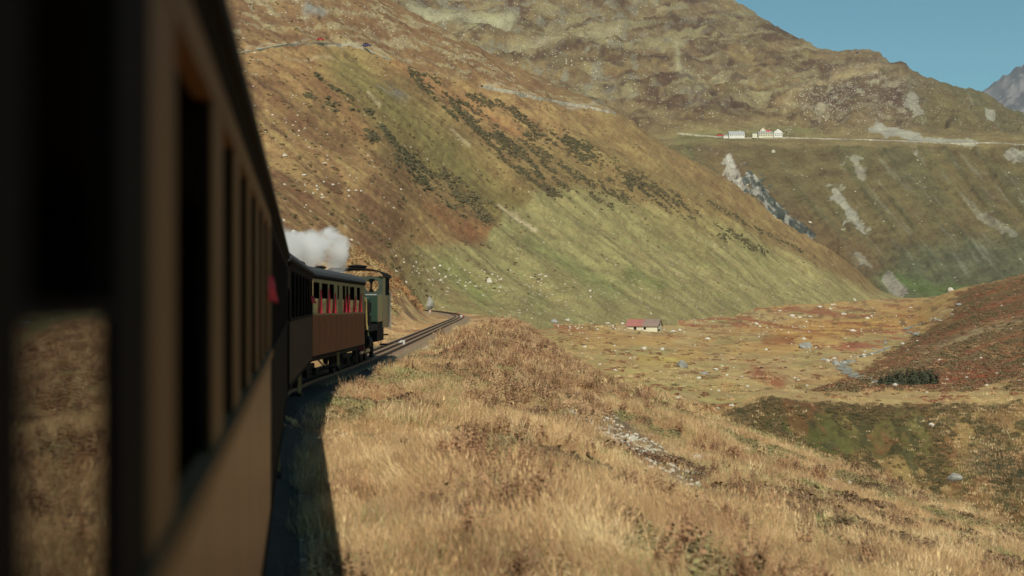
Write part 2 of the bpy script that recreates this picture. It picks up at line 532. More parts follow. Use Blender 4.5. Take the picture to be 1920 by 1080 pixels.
# bank: one sheet under the train, along the track and down to the gully
gy = np.concatenate([np.arange(-16, 60, 0.3), np.arange(60, 120, 0.5), np.arange(120, 290, 1.2)])
gx = np.concatenate([np.arange(-46, -12, 0.8), np.arange(-12, 14, 0.22), np.arange(14, 64, 0.5)])
BX, BY = np.meshgrid(gx, gy)
shift = np.where(BY > 160, Xc(BY) + 6.5, 0)
BX = BX + shift
BZ = bank_h(BX, BY)
U = BX - Xc(BY)
straw, tan, redb, olive, soil = C(196, 160, 106), C(170, 134, 86), C(150, 92, 62), C(138, 132, 78), C(112, 88, 66)
n1 = fbm(BX / 3.2, BY / 4.5, 21); n2 = fbm(BX / 1.3, BY / 1.6, 31, 3); n3 = fbm(BX / 7, BY / 9, 41, 3)
c = np.zeros(BX.shape + (3,)) + straw
c = mixc(c, tan, sm(0.42, 0.62, n1))
c = mixc(c, redb, 0.75 * sm(0.55, 0.7, n3))
c = mixc(c, olive, 0.7 * sm(0.58, 0.72, fbm(BX / 4, BY / 5, 51, 3)))
c = mixc(c, soil, 0.8 * sm(0.56, 0.7, n2))
# the bare stony strip that runs down the slope
bpx = 960 + BX / np.maximum(BY, 5) * F; bpy_ = HY - BZ / np.maximum(BY, 5) * F
strip = seg(bpx, bpy_, [(1085, 765), (1160, 815), (1240, 870), (1310, 905)], 38, (n2 - 0.5)) * (BY > 8)
c = mixc(c, C(112, 92, 72), 0.95 * sm(0.3, 0.7, strip))
grav = sm(0, .7, np.interp(BY, [0, 40, 55, 300], [2.4, 2.2, 1.7, 1.6]) - np.abs(U) - 0.5 * (n2 - 0.5)) + 0.9 * sm(0.5, 0.9, seg(bpx, bpy_, [(722, 674), (760, 662), (800, 644)], 16)) * (BY > 20)
c = mixc(c, C(128, 114, 94), grav)
c = mixc(c, C(158, 136, 102), 0.8 * sm(.25, .75, seg(bpx, bpy_, [(640, 1080), (720, 960), (740, 860)], 60)) * (BY > 8))
c = mixc(c, C(170, 160, 142), sm(0.4, 0.8, seg(bpx, bpy_, [(722, 674), (760, 662), (800, 644)], 15)) * (BY > 20))
c = mixc(c, C(166, 122, 72), 0.6 * sm(0.25, 0.6, np.exp(-(((BX + 17) / 6.0) ** 2 + ((BY - 134) / 20.0) ** 2))) * sm(0.35, 0.6, n1 + 0.1))
bst = 0.10 + 0.9 * sm(0.3, 0.7, strip) + 0.5 * np.clip(grav, 0, 1)
bank = grid_mesh('grass_bank', BX, BY, BZ, c, bst, M['bank'])

# ------------------------------------------------------------------ valley floor, gully and the red hill on the right
vc = [500, 700, 860, 1000, 1100, 1200, 1340, 1450, 1560, 1700, 1790, 1850, 1920, 2200, 2600]
vr = [
 [(900,60),(800,75),(760,90),(735,105),(710,125),(680,165),(640,230),(615,300),(600,500),(590,1300)],
 [(900,60),(800,75),(760,90),(735,105),(710,125),(680,165),(640,230),(610,300),(590,500),(580,1300)],
 [(900,65),(820,80),(775,95),(745,110),(715,130),(670,175),(628,245),(596,330),(570,480),(556,1300)],
 [(910,70),(825,85),(780,100),(748,115),(720,135),(680,180),(634,260),(600,350),(566,600),(552,1300)],
 [(920,72),(835,88),(790,102),(758,117),(732,138),(688,185),(642,265),(606,375),(568,630),(551,1300)],
 [(935,75),(850,90),(800,105),(770,120),(745,140),(695,190),(648,270),(612,400),(570,650),(550,1300)],
 [(960,85),(872,100),(815,118),(775,140),(754,158),(705,200),(655,290),(618,420),(571,700),(550,1300)],
 [(1020,128),(900,136),(820,143),(745,152),(733,170),(700,205),(655,290),(618,420),(572,700),(550,1300)],
 [(1060,130),(935,139),(848,147),(753,157),(737,177),(704,210),(655,290),(618,420),(574,700),(550,1300)],
 [(1100,130),(970,140),(862,149),(759,161),(738,182),(702,215),(664,270),(630,350),(576,650),(552,1300)],
 [(1130,128),(995,138),(875,148),(757,161),(732,182),(692,220),(652,270),(600,340),(546,600),(556,1300)],
 [(1140,126),(1010,136),(882,147),(754,160),(727,183),(682,222),(632,275),(570,360),(533,560),(560,1300)],
 [(1160,122),(1030,132),(890,144),(748,158),(718,185),(668,228),(608,290),(545,390),(518,520),(566,1300)],
 [(1400,80),(1150,95),(950,115),(770,150),(700,180),(630,230),(550,300),(470,400),(430,500),(520,1300)],
 [(1700,76),(1350,92),(1050,112),(800,145),(690,180),(580,235),(480,310),(390,410),(340,520),(450,1300)],
]
pxv = np.concatenate([np.arange(500, 860, 12), np.arange(860, 1960, 2.6), np.arange(1960, 2600, 16)])
V = Loft(vc, vr, pxv, [8, 34, 50, 18, 34, 46, 48, 40, 14])
nb = fbm(V.X / 16, V.Y / 22, 61); ns = fbm(V.X / 3.5, V.Y / 5, 71, 3)
gul = sm(0.6, 1.6, V.rr) * sm(3.15, 2.6, V.rr) * sm(1330, 1420, V.px)
amp = sm(0, 0.6, V.rr)
near_k = np.clip(V.D / 250, 0.25, 1.4)
V.Z += amp * (1.5 * (nb - 0.5) * near_k + 0.45 * (ns - 0.5)) + gul * (2.6 * (fbm(V.X / 6, V.Y / 9, 81) - 0.5) + 1.0 * (fbm(V.X / 2.2, V.Y / 2.4, 82, 3) - 0.5))
mound = sm(5.2, 6.5, V.rr) * sm(8.3, 7.5, V.rr)
V.Z += mound * 3.2 * (fbm(V.X / 34, V.Y / 40, 91, 3) - 0.5)
p, y = V.px, V.proj_y()
st1 = fbm((p + y * 0.6) / 46, (y - p * 0.08) / 5.5, 101, 4); st2 = fbm((p) / 90, y / 12, 111, 4); st3 = fbm(p / 14, y / 4.0, 121, 3)
c = np.zeros(p.shape + (3,)) + C(174, 146, 94)
c = mixc(c, C(158, 140, 86), 0.8 * sm(0.45, 0.65, st2))
c = mixc(c, C(180, 142, 82), 0.8 * sm(0.5, 0.62, fbm(p / 110, y / 22, 131, 3)))
c = mixc(c, C(182, 136, 68), 0.85 * seg(p, y, [(1470, 628), (1600, 610), (1720, 600)], 22, st2 - 0.5))
band = sm(640, 610, y) * sm(545, 560, y)
c = mixc(c, C(150, 92, 60), 0.85 * band * sm(0.52, 0.62, st1) * sm(880, 960, p) * sm(1780, 1650, p))
c = mixc(c, C(122, 96, 62), 0.75 * band * sm(0.6, 0.7, st3) * sm(860, 930, p))
c = mixc(c, C(150, 86, 58), 0.9 * seg(p, y, [(1420, 700), (1460, 720)], 13, st3 - 0.5))
c = mixc(c, C(140, 88, 54), 0.8 * seg(p, y, [(1435, 638), (1480, 640)], 9, st3 - 0.5))
c = mixc(c, C(156, 82, 62), 0.75 * sm(0.45, 0.6, st1) * seg(p, y, [(1540, 660), (1640, 640), (1700, 625)], 18))
c = mixc(c, C(162, 144, 88), 0.7 * seg(p, y, [(1000, 640), (1150, 690), (1330, 720)], 26, st2 - 0.5))
c = mixc(c, C(186, 160, 74), 0.7 * seg(p, y, [(1200, 672), (1290, 676)], 7, st3 - 0.5))
# red hill
edge = np.interp(y, [515, 545, 595, 640, 690, 740], [1905, 1800, 1775, 1700, 1620, 1500])
rh = sm(-12, 22, p - edge + 40 * (st3 - 0.5)) * sm(742, 724, y + 0.05 * (p - 1700)) * sm(3.4, 4.3, V.rr)
c = mixc(c, C(116, 84, 54), rh)
sw = fbm((p + 2.4 * y) / 60, (y + 0.32 * p) / 9.0, 141, 4)
c = mixc(c, C(130, 84, 54), rh * sm(0.5, 0.62, sw))
c = mixc(c, C(104, 88, 54), rh * 0.9 * sm(0.5, 0.38, sw))
c = mixc(c, C(158, 140, 100), rh * 0.8 * seg(p, y, [(1730, 668), (1840, 622), (1920, 604)], 10, st3 - 0.5))
c = mixc(c, C(146, 122, 76), rh * 0.8 * seg(p, y, [(1830, 530), (1920, 512)], 9))
c = mixc(c, C(148, 66, 40), 0.85 * seg(p, y, [(1620, 728), (1760, 712), (1920, 694)], 6, st3 - 0.5) * (p > 1600))
# terrace and gully face
ter = sm(2.9, 3.05, V.rr) * sm(4.4, 4.0, V.rr) * sm(1350, 1440, p)
c = mixc(c, C(176, 148, 94), 0.8 * ter)
gf = sm(3.02, 2.85, V.rr) * sm(1335, 1380, p)
g1 = fbm(V.X / 3.0, V.Y / 4.0, 151, 4); g2 = fbm(V.X / 9, V.Y / 9, 161, 3)
gc = np.zeros(p.shape + (3,)) + C(142, 116, 68)
gc = mixc(gc, C(92, 88, 46), sm(0.5, 0.62, g2) * 0.8 + 0.7 * seg(p, y, [(1400, 800), (1500, 795), (1560, 835)], 26))
gc = mixc(gc, C(96, 76, 50), 0.8 * sm(26, 6, y - 756 - 8 * (g2 - .5)) * sm(.35, .55, g2 + .1))
gc = mixc(gc, C(72, 74, 56), 0.8 * seg(p, y, [(1850, 860), (1920, 900)], 34, g1 - 0.5))
gc = mixc(gc, C(122, 84, 52), 0.7 * sm(0.52, 0.64, g1))
gc = mixc(gc, C(78, 74, 46), 0.9 * sm(0.58, 0.68, fbm(V.X / 1.6, V.Y / 2.0, 171, 3)))
gc = mixc(gc, C(126, 96, 56), 0.85 * seg(p, y, [(1350, 762), (1420, 742), (1480, 738)], 9))
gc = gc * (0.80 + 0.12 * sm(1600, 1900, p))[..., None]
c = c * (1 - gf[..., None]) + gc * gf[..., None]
c = mixc(c, C(106, 118, 62), 0.9 * seg(p, y, [(1690, 548), (1780, 546)], 8) * (V.D > 700))
V.col = c
V.stony = 0.015 + 0.22 * band * sm(0.45, 0.6, st2) + 0.3 * seg(p, y, [(1500, 640), (1580, 680), (1640, 660), (1720, 620)], 20) + 0.0 * gf
valley = V.build('valley_floor', M['valley'])

# ------------------------------------------------------------------ left hillside
hc = [-700, -100, 400, 560, 700, 800, 900, 1020, 1157, 1273, 1340, 1407, 1457, 1523, 1600, 1657, 1740]
hr = [
 [(650,40),(500,80),(300,130),(100,190),(-150,280),(-400,400),(-700,600),(-500,900)],
 [(640,50),(520,90),(390,150),(240,230),(60,330),(-150,470),(-400,700),(-300,1000)],
 [(640,75),(560,115),(430,190),(300,280),(150,400),(0,580),(-250,850),(-150,1200)],
 [(630,100),(555,145),(440,215),(330,300),(190,420),(50,590),(-150,850),(-100,1200)],
 [(610,160),(550,205),(470,260),(360,345),(240,455),(110,610),(-22,820),(40,1150)],
 [(595,250),(556,300),(480,350),(380,420),(270,515),(150,645),(36,820),(90,1150)],
 [(585,290),(555,335),(490,400),(400,480),(300,570),(190,690),(88,840),(140,1150)],
 [(580,330),(553,390),(500,460),(420,540),(330,620),(240,720),(147,860),(190,1150)],
 [(575,400),(552,460),(510,520),(450,590),(370,670),(290,760),(213,880),(250,1150)],
 [(570,480),(550,540),(515,590),(465,650),(405,720),(345,800),(290,890),(320,1100)],
 [(567,540),(550,600),(520,645),(478,700),(430,760),(378,830),(328,900),(355,1090)],
 [(565,600),(549,660),(525,700),(490,750),(450,800),(412,860),(377,910),(400,1080)],
 [(564,660),(549,720),(528,755),(500,795),(472,840),(442,890),(413,930),(432,1080)],
 [(562,720),(548,780),(530,820),(510,850),(487,890),(467,920),(448,950),(465,1080)],
 [(560,850),(548,900),(540,920),(530,940),(520,960),(510,980),(500,1000),(512,1100)],
 [(562,950),(555,970),(553,980),(551,990),(549,1000),(548,1010),(547,1020),(560,1100)],
 [(580,990),(576,1000),(574,1005),(572,1010),(570,1015),(569,1020),(568,1030),(575,1110)],
]
pxh = np.concatenate([np.arange(-700, 380, 20), np.arange(380, 1660, 2.4), np.arange(1660, 1741, 8)])
for q_, row in zip(hc, hr):
    if q_ >= 560: row[0] = (row[0][0] + 45, row[0][1] * 0.93)
H = Loft(hc, hr, pxh, [14, 52, 56, 60, 60, 60, 56, 16])
p, y = H.px, H.y0
a_ = p * 0.80 + y * 0.60; b_ = -p * 0.60 + y * 0.80
s1 = fbm(a_ / 150, b_ / 9, 201, 4); s2 = fbm(a_ / 60, b_ / 4.5, 211, 4); bl = fbm(p / 90, y / 60, 221, 4)
fade = sm(1657, 1500, p)
H.Z += (H.D / 500) * fade * sm(0, 1, H.rr) * (9 * (fbm(a_ / 260, b_ / 34, 231, 3) - 0.5) + 2.2 * (s1 - 0.5) + 1.2 * (fbm(p / 7, y / 6, 241, 3) - 0.5)) * (1 - 0.85 * sm(5.4, 6.0, H.rr) * sm(7, 6.6, H.rr))
H.Z += (H.D / 500) * fade * 2.0 * (fbm(p / 12, y / 9, 242, 3) - 0.5) * sm(5.4, 6.0, H.rr)
y = H.y0
c = np.zeros(p.shape + (3,)) + C(160, 127, 78)
c = mixc(c, C(124, 92, 60), sm(0.46, 0.6, bl))
c = mixc(c, C(158, 128, 78), 0.7 * sm(0.52, 0.64, s1))
c = mixc(c, C(112, 82, 54), 0.55 * sm(0.56, 0.66, s2))
c = mixc(c, C(122, 112, 62), 0.8 * seg(p, y, [(650, 140), (760, 230), (900, 350), (980, 400)], 58, s1 - 0.5))
upper = sm(-10, 25, np.interp(p, [400, 560, 700, 900, 1157, 1280], [85, 70, 105, 165, 218, 290]) - y)
c = mixc(c, C(126, 96, 64), 0.75 * upper)
lo = sm(0.54, 0.64, fbm((p + y * 1.1) / 46, (y - p * 0.36) / 5.0, 251, 4))
c = mixc(c, C(168, 156, 114), 0.5 * upper * lo)
c = mixc(c, C(154, 114, 70), 0.75 * seg(p, y, [(560, 130), (650, 210), (690, 250)], 22, bl - 0.5))
c = mixc(c, C(156, 114, 70), 0.8 * seg(p, y, [(745, 125), (860, 185), (960, 240), (1010, 275)], 13, s1 - 0.5))
c = mixc(c, C(108, 78, 52), 0.7 * seg(p, y, [(500, 160), (570, 240), (640, 270)], 22, s2 - 0.5))
c = mixc(c, C(118, 88, 56), 0.6 * seg(p, y, [(740, 330), (850, 410), (910, 440)], 34, s1 - 0.5))
c = mixc(c, C(150, 104, 62), 0.5 * seg(p, y, [(800, 380), (860, 425), (910, 440)], 12, s2 - 0.3))
fan_top = np.interp(p, [700, 800, 915, 950, 1090, 1300, 1420, 1560, 1640], [455, 452, 450, 388, 356, 402, 440, 512, 545])
fan = sm(-6, 14, y - fan_top + 22 * (bl - 0.5)) * sm(720, 800, p)
fan = np.where(p > 915, fan, fan * 0.75)
c = mixc(c, C(144, 134, 84), 0.9 * fan)
c = mixc(c, C(158, 146, 92), fan * 0.7 * sm(0.5, 0.62, s1))
c = mixc(c, C(124, 118, 72), fan * 0.6 * sm(0.52, 0.62, s2))
c = mixc(c, C(118, 124, 70), 0.6 * seg(p, y, [(985, 448), (1060, 488), (1110, 520), (1150, 545)], 9 + 0.07 * np.clip(p - 985, 0, 200), s2 - 0.5))
c = mixc(c, C(112, 122, 64), 0.6 * seg(p, y, [(1180, 520), (1240, 545)], 10, s2 - 0.5))
c = mixc(c, C(116, 126, 66), 0.5 * seg(p, y, [(840, 500), (900, 545)], 22, s2 - 0.5))
c = mixc(c, C(126, 102, 62), 0.65 * seg(p, y, [(1250, 330), (1400, 430), (1560, 505), (1640, 540)], 16, s1 - 0.5))
c = mixc(c, C(130, 110, 68), 0.6 * sm(950, 1150, p) * (1 - fan))
scr = seg(p, y, [(1000, 290), (1150, 330), (1330, 420)], 50, s1 - 0.5)
c = mixc(c, C(142, 122, 70), 0.5 * scr)
c = mixc(c, C(198, 178, 138), 0.8 * seg(p, y, [(935, 378), (1005, 425)], 2.6, s2 - 0.5))
c = mixc(c, C(178, 160, 118), 0.7 * seg(p, y, [(690, 180), (712, 205)], 3) + 0.7 * seg(p, y, [(845, 255), (880, 285)], 2.5) + 0.5 * seg(p, y, [(540, 120), (600, 112), (640, 118)], 3))
grey = seg(p, y, [(575, 20), (605, 30)], 9, s2 - 0.3) + 0.7 * seg(p, y, [(715, 165), (760, 185)], 14, (s2 - 0.5) * 2) * sm(0.5, 0.6, s2)
c = mixc(c, C(132, 132, 122), 0.85 * grey)
for rd in ([(395, 112), (430, 103), (480, 93), (540, 83), (600, 81), (650, 84), (690, 94), (730, 112)], [(900, 161), (950, 170), (1000, 182), (1060, 193), (1110, 202), (1150, 212)]):
    c = mixc(c, C(170, 160, 134), 0.5 * seg(p, y, rd, 2.6 if rd[0][0] > 800 else 2.0, s2 - 0.5))
H.col = c
H.stony = 0.012 + 0.22 * upper * sm(0.45, 0.6, lo) + 0.12 * fan * sm(500, 545, y) + 0.02 * seg(p, y, [(460, 250), (600, 330), (560, 400)], 60) + 0.08 * seg(p, y, [(720, 500), (940, 530)], 24) + 0.18 * seg(p, y, [(1280, 440), (1350, 480)], 18)
hill = H.build('left_hillside', M['hill'])

# ------------------------------------------------------------------ mountain behind the valley
skyl = [(400, -330), (800, -190), (1000, -150), (1200, -80), (1320, -30), (1377, 0), (1413, 22), (1440, 43), (1487, 66), (1513, 78), (1540, 92), (1600, 96), (1647, 100), (1673, 117), (1690, 115), (1713, 133), (1780, 158), (1840, 174), (1920, 213), (2150, 236), (2600, 246)]
mc = [s[0] for s in skyl]
mr_ = []
for x, S in skyl:
    yf = 272 if x > 1450 else 268
    ys_ = 257
    k = float(np.interp(x, [400, 1400, 1920, 2600], [0.9, 1.0, 0.93, 0.85]))
    mr_.append([(590, 1080*k), (510, 1210*k), (410, 1350*k), (330, 1470*k), (yf, 1560*k), (ys_, 1640*k),
                (ys_ + (S - ys_) * 0.28, 1830*k), (ys_ + (S - ys_) * 0.62, 2080*k), (S, 2450*k), (S + 70, 3000*k)])
pxm = np.concatenate([np.arange(700, 1960, 2.6), np.arange(1960, 2600, 20)])
B = Loft(mc, mr_, pxm, [20, 50, 44, 34, 10, 34, 50, 54, 14])
p, y = B.px, B.y0
a_ = p * 0.64 + y * 0.77; b_ = -p * 0.77 + y * 0.64
low = sm(4.1, 3.7, B.rr)
q1 = fbm(a_ / 170, b_ / 15, 301, 4); q2 = fbm(p / 60, y / 22, 311, 5); q3 = fbm(p / 17, y / 9, 321, 4); q4 = fbm(a_ / 60, b_ / 6, 331, 4)
rid = 1 - np.abs(2 * fbm((p + .8 * y) / 120, (y - .12 * p) / 22, 341, 5) - 1)
flat = sm(3.6, 4.0, B.rr) * sm(5.7, 5.1, B.rr)
B.Z += low * sm(0, 1, B.rr) * (9 * (q1 - 0.5) + 4 * (q4 - 0.5) + 4 * (q3 - 0.5))
hi = sm(5.1, 5.9, B.rr)
B.Z += hi * sm(9.2, 8.6, B.rr) * (24 * (rid - 0.7) * (1 - 0.8 * sm(7.2, 8, B.rr)) + 22 * (q2 - 0.5) * (1 - 0.7 * sm(7.2, 8, B.rr)) + 8 * (q3 - 0.5) + 3.5 * (fbm(p / 6, y / 4, 342, 3) - 0.5))
B.Z += flat * 3 * (q3 - 0.5)
cliff = seg(p, y, [(1362, 300), (1378, 335), (1398, 362)], 15, (q3 - 0.5) * 1.6) + 0.9 * seg(p, y, [(1405, 340), (1440, 380), (1470, 412), (1525, 450)], 13, (q3 - 0.5) * 1.6)
B.Z += 14 * sm(0.35, 0.9, cliff) * (fbm(a_ / 9, b_ / 3.5, 351, 3) - 0.5)
c = np.zeros(p.shape + (3,)) + C(128, 106, 72)
c = mixc(c, C(100, 76, 52), sm(0.46, 0.56, q2))
c = mixc(c, C(150, 126, 78), 0.6 * hi * sm(0.55, 0.64, fbm((p - y) / 100, y / 26, 312, 4)))
c = mixc(c, C(84, 66, 50), 0.7 * hi * sm(0.60, 0.68, fbm(p / 34, y / 8, 313, 4)))
c = mixc(c, C(150, 138, 96), 0.8 * hi * sm(0.56, 0.66, fbm((p - 0.5 * y) / 60, (y + 0.1 * p) / 9, 361, 5)))
c = mixc(c, C(134, 118, 76), 0.5 * sm(0.5, 0.62, q3))
c = mixc(c, C(136, 130, 108), hi * 0.75 * sm(0.6, 0.68, fbm(p / 22, y / 9, 371, 4)) * sm(1500, 1100, p))
c = mixc(c, C(168, 162, 124), 0.9 * seg(p, y, [(770, 25), (860, 38), (960, 45)], 11, q3 - 0.5))
c = mixc(c, C(164, 154, 114), 0.8 * seg(p, y, [(960, 88), (1080, 72), (1160, 60)], 8, q3 - 0.5))
c = mixc(c, C(160, 150, 108), 0.7 * seg(p, y, [(1280, 140), (1380, 155), (1440, 150)], 12, (q3 - 0.5) * 2) * sm(0.45, 0.6, q3))
c = mixc(c, C(162, 152, 112), 0.7 * seg(p, y, [(1268, 80), (1272, 140)], 6, q3 - 0.5))
knoll = seg(p, y, [(1540, 190), (1640, 165), (1690, 190)], 42, (q3 - 0.5) * 0.8)
c = mixc(c, C(104, 82, 62), 0.8 * knoll)
c = mixc(c, C(166, 156, 124), 0.75 * knoll * sm(0.56, 0.66, fbm(p / 26, y / 5, 381, 4)))
c = mixc(c, C(160, 140, 96), 0.85 * seg(p, y, [(1471, 222), (1472, 192), (1520, 165), (1570, 138), (1660, 124)], 5, q3 - 0.5))
c = mixc(c, C(150, 132, 82), 0.75 * flat * sm(1180, 1260, p))
c = mixc(c, C(122, 122, 70), 0.6 * seg(p, y, [(1270, 262), (1400, 250), (1520, 244)], 9, q3 - 0.5))
# right flank and the face below the road
lf = np.maximum(low, hi * sm(1680, 1760, p))
fc = np.zeros(p.shape + (3,)) + C(118, 104, 64)
fc = mixc(fc, C(106, 102, 66), sm(0.44, 0.64, q1) * 0.7)
fc = mixc(fc, C(128, 110, 70), 0.4 * sm(0.52, 0.66, q4))
fc = mixc(fc, C(98, 104, 76), 0.85 * sm(440, 500, y + 0.12 * (p - 1650)) * sm(1560, 1700, p) * (0.6 + 0.4 * q3))
fc = mixc(fc, C(146, 142, 118), 0.45 * sm(0.66, 0.74, fbm(a_ / 70, b_ / 7, 391, 4)) * sm(1520, 1620, p))
fc = mixc(fc, C(126, 94, 62), 0.5 * seg(p, y, [(1340, 290), (1460, 400), (1640, 500)], 30, q3 - 0.5))
fc = mixc(fc, C(104, 124, 62), 0.85 * seg(p, y, [(1660, 520), (1740, 545), (1840, 548)], 14, q3 - 0.5))
c = c * (1 - lf[..., None]) + fc * lf[..., None]
c = mixc(c, C(196, 190, 172), 0.95 * sm(0.4, 0.6, seg(p, y, [(1366, 302), (1376, 335), (1396, 358)], 13, (q3 - 0.5) * 2.2)) * (0.6 + 0.4 * sm(0.4, 0.5, q3)))
c = mixc(c, C(74, 84, 78), 0.9 * sm(0.35, 0.6, seg(p, y, [(1406, 335), (1438, 378), (1468, 412), (1515, 447)], 14, (q3 - 0.5) * 2.2)))
c = mixc(c, C(184, 180, 162), 0.85 * sm(0.35, 0.6, seg(p, y, [(1406, 335), (1438, 378), (1468, 412), (1515, 447)], 14)) * sm(0.58, 0.64, fbm(a_ / 16, b_ / 4, 401, 3)))
for pts, w, k in (([(1640, 240), (1680, 246), (1720, 258)], 11, 0.9), ([(1738, 262), (1795, 266), (1830, 268)], 5, 0.9), ([(1895, 285), (1915, 292)], 9, 0.8),
                  ([(1565, 355), (1585, 385), (1612, 425)], 9, 0.85), ([(1600, 300), (1618, 330)], 8, 0.55), ([(1707, 185), (1722, 210)], 8, 0.6),
                  ([(1845, 205), (1860, 215)], 7, 0.8), ([(1610, 480), (1630, 500)], 8, 0.5), ([(1840, 400), (1900, 440)], 7, 0.4)):
    c = mixc(c, C(176, 172, 150), k * sm(0.3, 0.6, seg(p, y, pts, w, (q3 - 0.5) * 2)))
c = mixc(c, C(166, 158, 138), 0.9 * sm(0.4, 0.6, seg(p, y, [(1664, 520), (1690, 548)], 13, (q3 - 0.5))))
B.col = c * (0.80 - 0.04 * lf[..., None])
B.stony = 0.02 + 0.16 * hi * sm(0.5, 0.6, q3) + 0.4 * knoll
back = B.build('back_mountain', M['mount'])

# far peak
pc = [1500, 1700, 1790, 1840, 1858, 1895, 1920, 1990, 2060, 2200, 2500]
ps = [250, 232, 205, 172, 158, 133, 119, 74, 100, 190, 260]
prw = [[(420, 5200), (330, 5800), ((330 + s) / 2, 6400), (s, 7000), (s + 40, 8000)] for s in ps]
Pk = Loft(pc, prw, np.arange(1500, 2500, 5.0), [8, 20, 30, 10])
r_ = 1 - np.abs(2 * fbm(Pk.px / 26, Pk.y0 / 22, 501, 5) - 1)
Pk.Z += 40 * (r_ - 0.75) * (1 - 0.6 * sm(2.6, 3, Pk.rr)) + 30 * (fbm(Pk.px / 9, Pk.y0 / 9, 502, 4) - 0.5)
c = np.zeros(Pk.px.shape + (3,)) + C(84, 84, 86)
c = mixc(c, C(112, 110, 108), sm(0.5, 0.6, fbm(Pk.px / 12, Pk.y0 / 16, 503, 4)))
c = mixc(c, C(66, 68, 70), sm(0.5, 0.6, fbm(Pk.px / 20, Pk.y0 / 12, 504, 4)))
Pk.col = c
peak = Pk.build('far_peak', M['peak'])

# ground sheet that closes the view outside the frame
gb = MB().add([(-9000, -4000, -34), (9000, -4000, -34), (9000, 9000, -34), (-9000, 9000, -34)], [(0, 1, 2, 3)])
tag(gb.build('ground', plain('dry_ground', L3(140, 118, 78), 0.95, var=0.3, scale=0.002)), kind='structure')

# ------------------------------------------------------------------ ribbons: roads, stream
def ribbon(name, pts, w, mat, lift=0.3, skirt=0.0, thin=0.0):
    """a strip of real width along points of the land, level across, with a wall on the downhill side"""
    mb = MB()
    n = len(pts)
    rows = []
    for i, p_ in enumerate(pts):
        a = pts[max(i - 1, 0)]; b = pts[min(i + 1, n - 1)]
        d = Vector((b.x - a.x, b.y - a.y, 0)).normalized()
        s = Vector((d.y, -d.x, 0))
        ww = w if not callable(w) else w(i / (n - 1))
        l = p_ + s * ww / 2 + Vector((0, 0, lift)); r = p_ - s * ww / 2 + Vector((0, 0, lift))
        rows.append((l, r, l - Vector((0, 0, skirt + 0.3)), r - Vector((0, 0, skirt + 0.3))))
    for l, r, ld, rd in rows: mb.v += [tuple(ld), tuple(l), tuple(r), tuple(rd)]
    for i in range(n - 1):
        b = i * 4
        for k in range(3): mb.f.append((b + k, b + k + 1, b + k + 5, b + k + 4))
    return mb.build(name, mat)

def path(land, knots, n):
    k = np.array(knots, float)
    t = np.concatenate([[0], np.cumsum(np.hypot(*np.diff(k, axis=0).T))])
    q = pchip(t, k, np.linspace(0, t[-1], n))
    out = []
    for x, yy in q:
        r = land.at(x, yy)
        if r is not None: out.append(r)
    # smooth along the run
    for _ in range(3):
        out = [out[0]] + [(out[i-1] + out[i] * 2 + out[i+1]) / 4 for i in range(1, len(out)-1)] + [out[-1]]
    return out

for knots, n, w in (([(395, 112), (430, 103), (480, 93), (540, 83), (600, 81), (650, 84), (690, 94), (730, 112)], 60, 4.5),
                    ([(900, 161), (950, 170), (1000, 182), (1060, 193), (1110, 202), (1150, 212)], 50, 9)):
    tag(ribbon('mountain_road', path(H, knots, n), w * .45, M['wallrock'], .2, 3.0), kind='structure')
tag(ribbon('mountain_road', path(B, [(1270, 250), (1330, 256), (1400, 259.5), (1480, 259), (1560, 261), (1640, 263), (1740, 267), (1800, 270), (1860, 268), (1920, 272), (2000, 276)], 90), 6, M['wallrock'], .8, 2.2), kind='structure')
tag(ribbon('footpath', path(V, [(1255, 552), (1340, 553), (1430, 553), (1550, 552)], 40), 5, plain('trodden_path', L3(160, 138, 92), 0.95), 0.4, 0.8), kind='structure')

water = plain('stream_water', L3(150, 146, 130), 0.6, var=0.6, scale=1.1, spec=0.2)
foam = plain('white_water', L3(205, 208, 204), 0.7, var=0.35, scale=0.9)
for sk, w0 in (([(1738, 606), (1712, 612), (1696, 619)], 1.6), ([(1700, 622), (1716, 627), (1726, 631)], 1.2), ([(1668, 652), (1640, 662), (1612, 670)], 1.3),
               ([(1600, 676), (1578, 684), (1583, 693), (1597, 703), (1626, 713)], 2.6), ([(1640, 716), (1668, 720), (1692, 722)], 2.4)):
    sp_ = path(V, sk, 50)
    tag(ribbon('stream', sp_, lambda t: w0 * (.5 + .6 * math.sin(t * 19) ** 2), water, 0.18, 0.2), kind='structure')

# ------------------------------------------------------------------ railway track
def sweep(name, mat, prof, off, y0, y1, step, parent):
    mb = MB(); ys = np.arange(y0, y1, step); n = len(prof)
    for Y in ys:
        x, z = float(Xc(Y)), float(Zr(Y))
        d = Vector((float(Xc(Y + 1) - Xc(Y - 1)) / 2, 1, 0)).normalized(); s_ = Vector((d.y, -d.x, 0))
        for a, h in prof:
            q = Vector((x, Y, z)) + s_ * (off + a) + Vector((0, 0, h)); mb.v.append(tuple(q))
    for i in range(len(ys) - 1):
        for k in range(n): mb.f.append((i*n+k, i*n+(k+1) % n, (i+1)*n+(k+1) % n, (i+1)*n+k))
    return mb.build(name, mat, parent)
track = empty('railway_track', (0, 0, 0), label='rusty narrow gauge railway track curving away across the grassy ledge', cat='railway track')
rp = [(-.07, -.14), (.07, -.14), (.012, -.11), (.012, -.04), (.035, -.03), (.035, 0), (-.035, 0), (-.035, -.03), (-.012, -.04), (-.012, -.11)]
sweep('rail', M['rail'], rp, 0.53, -12, 280, 1.5, track)
sweep('rail', M['rail'], rp, -0.53, -12, 280, 1.5, track)
sweep('rack_rail', M['rail'], [(-.03, -.14), (.03, -.14), (.03, .0), (-.03, .0)], 0, -12, 280, 1.5, track)
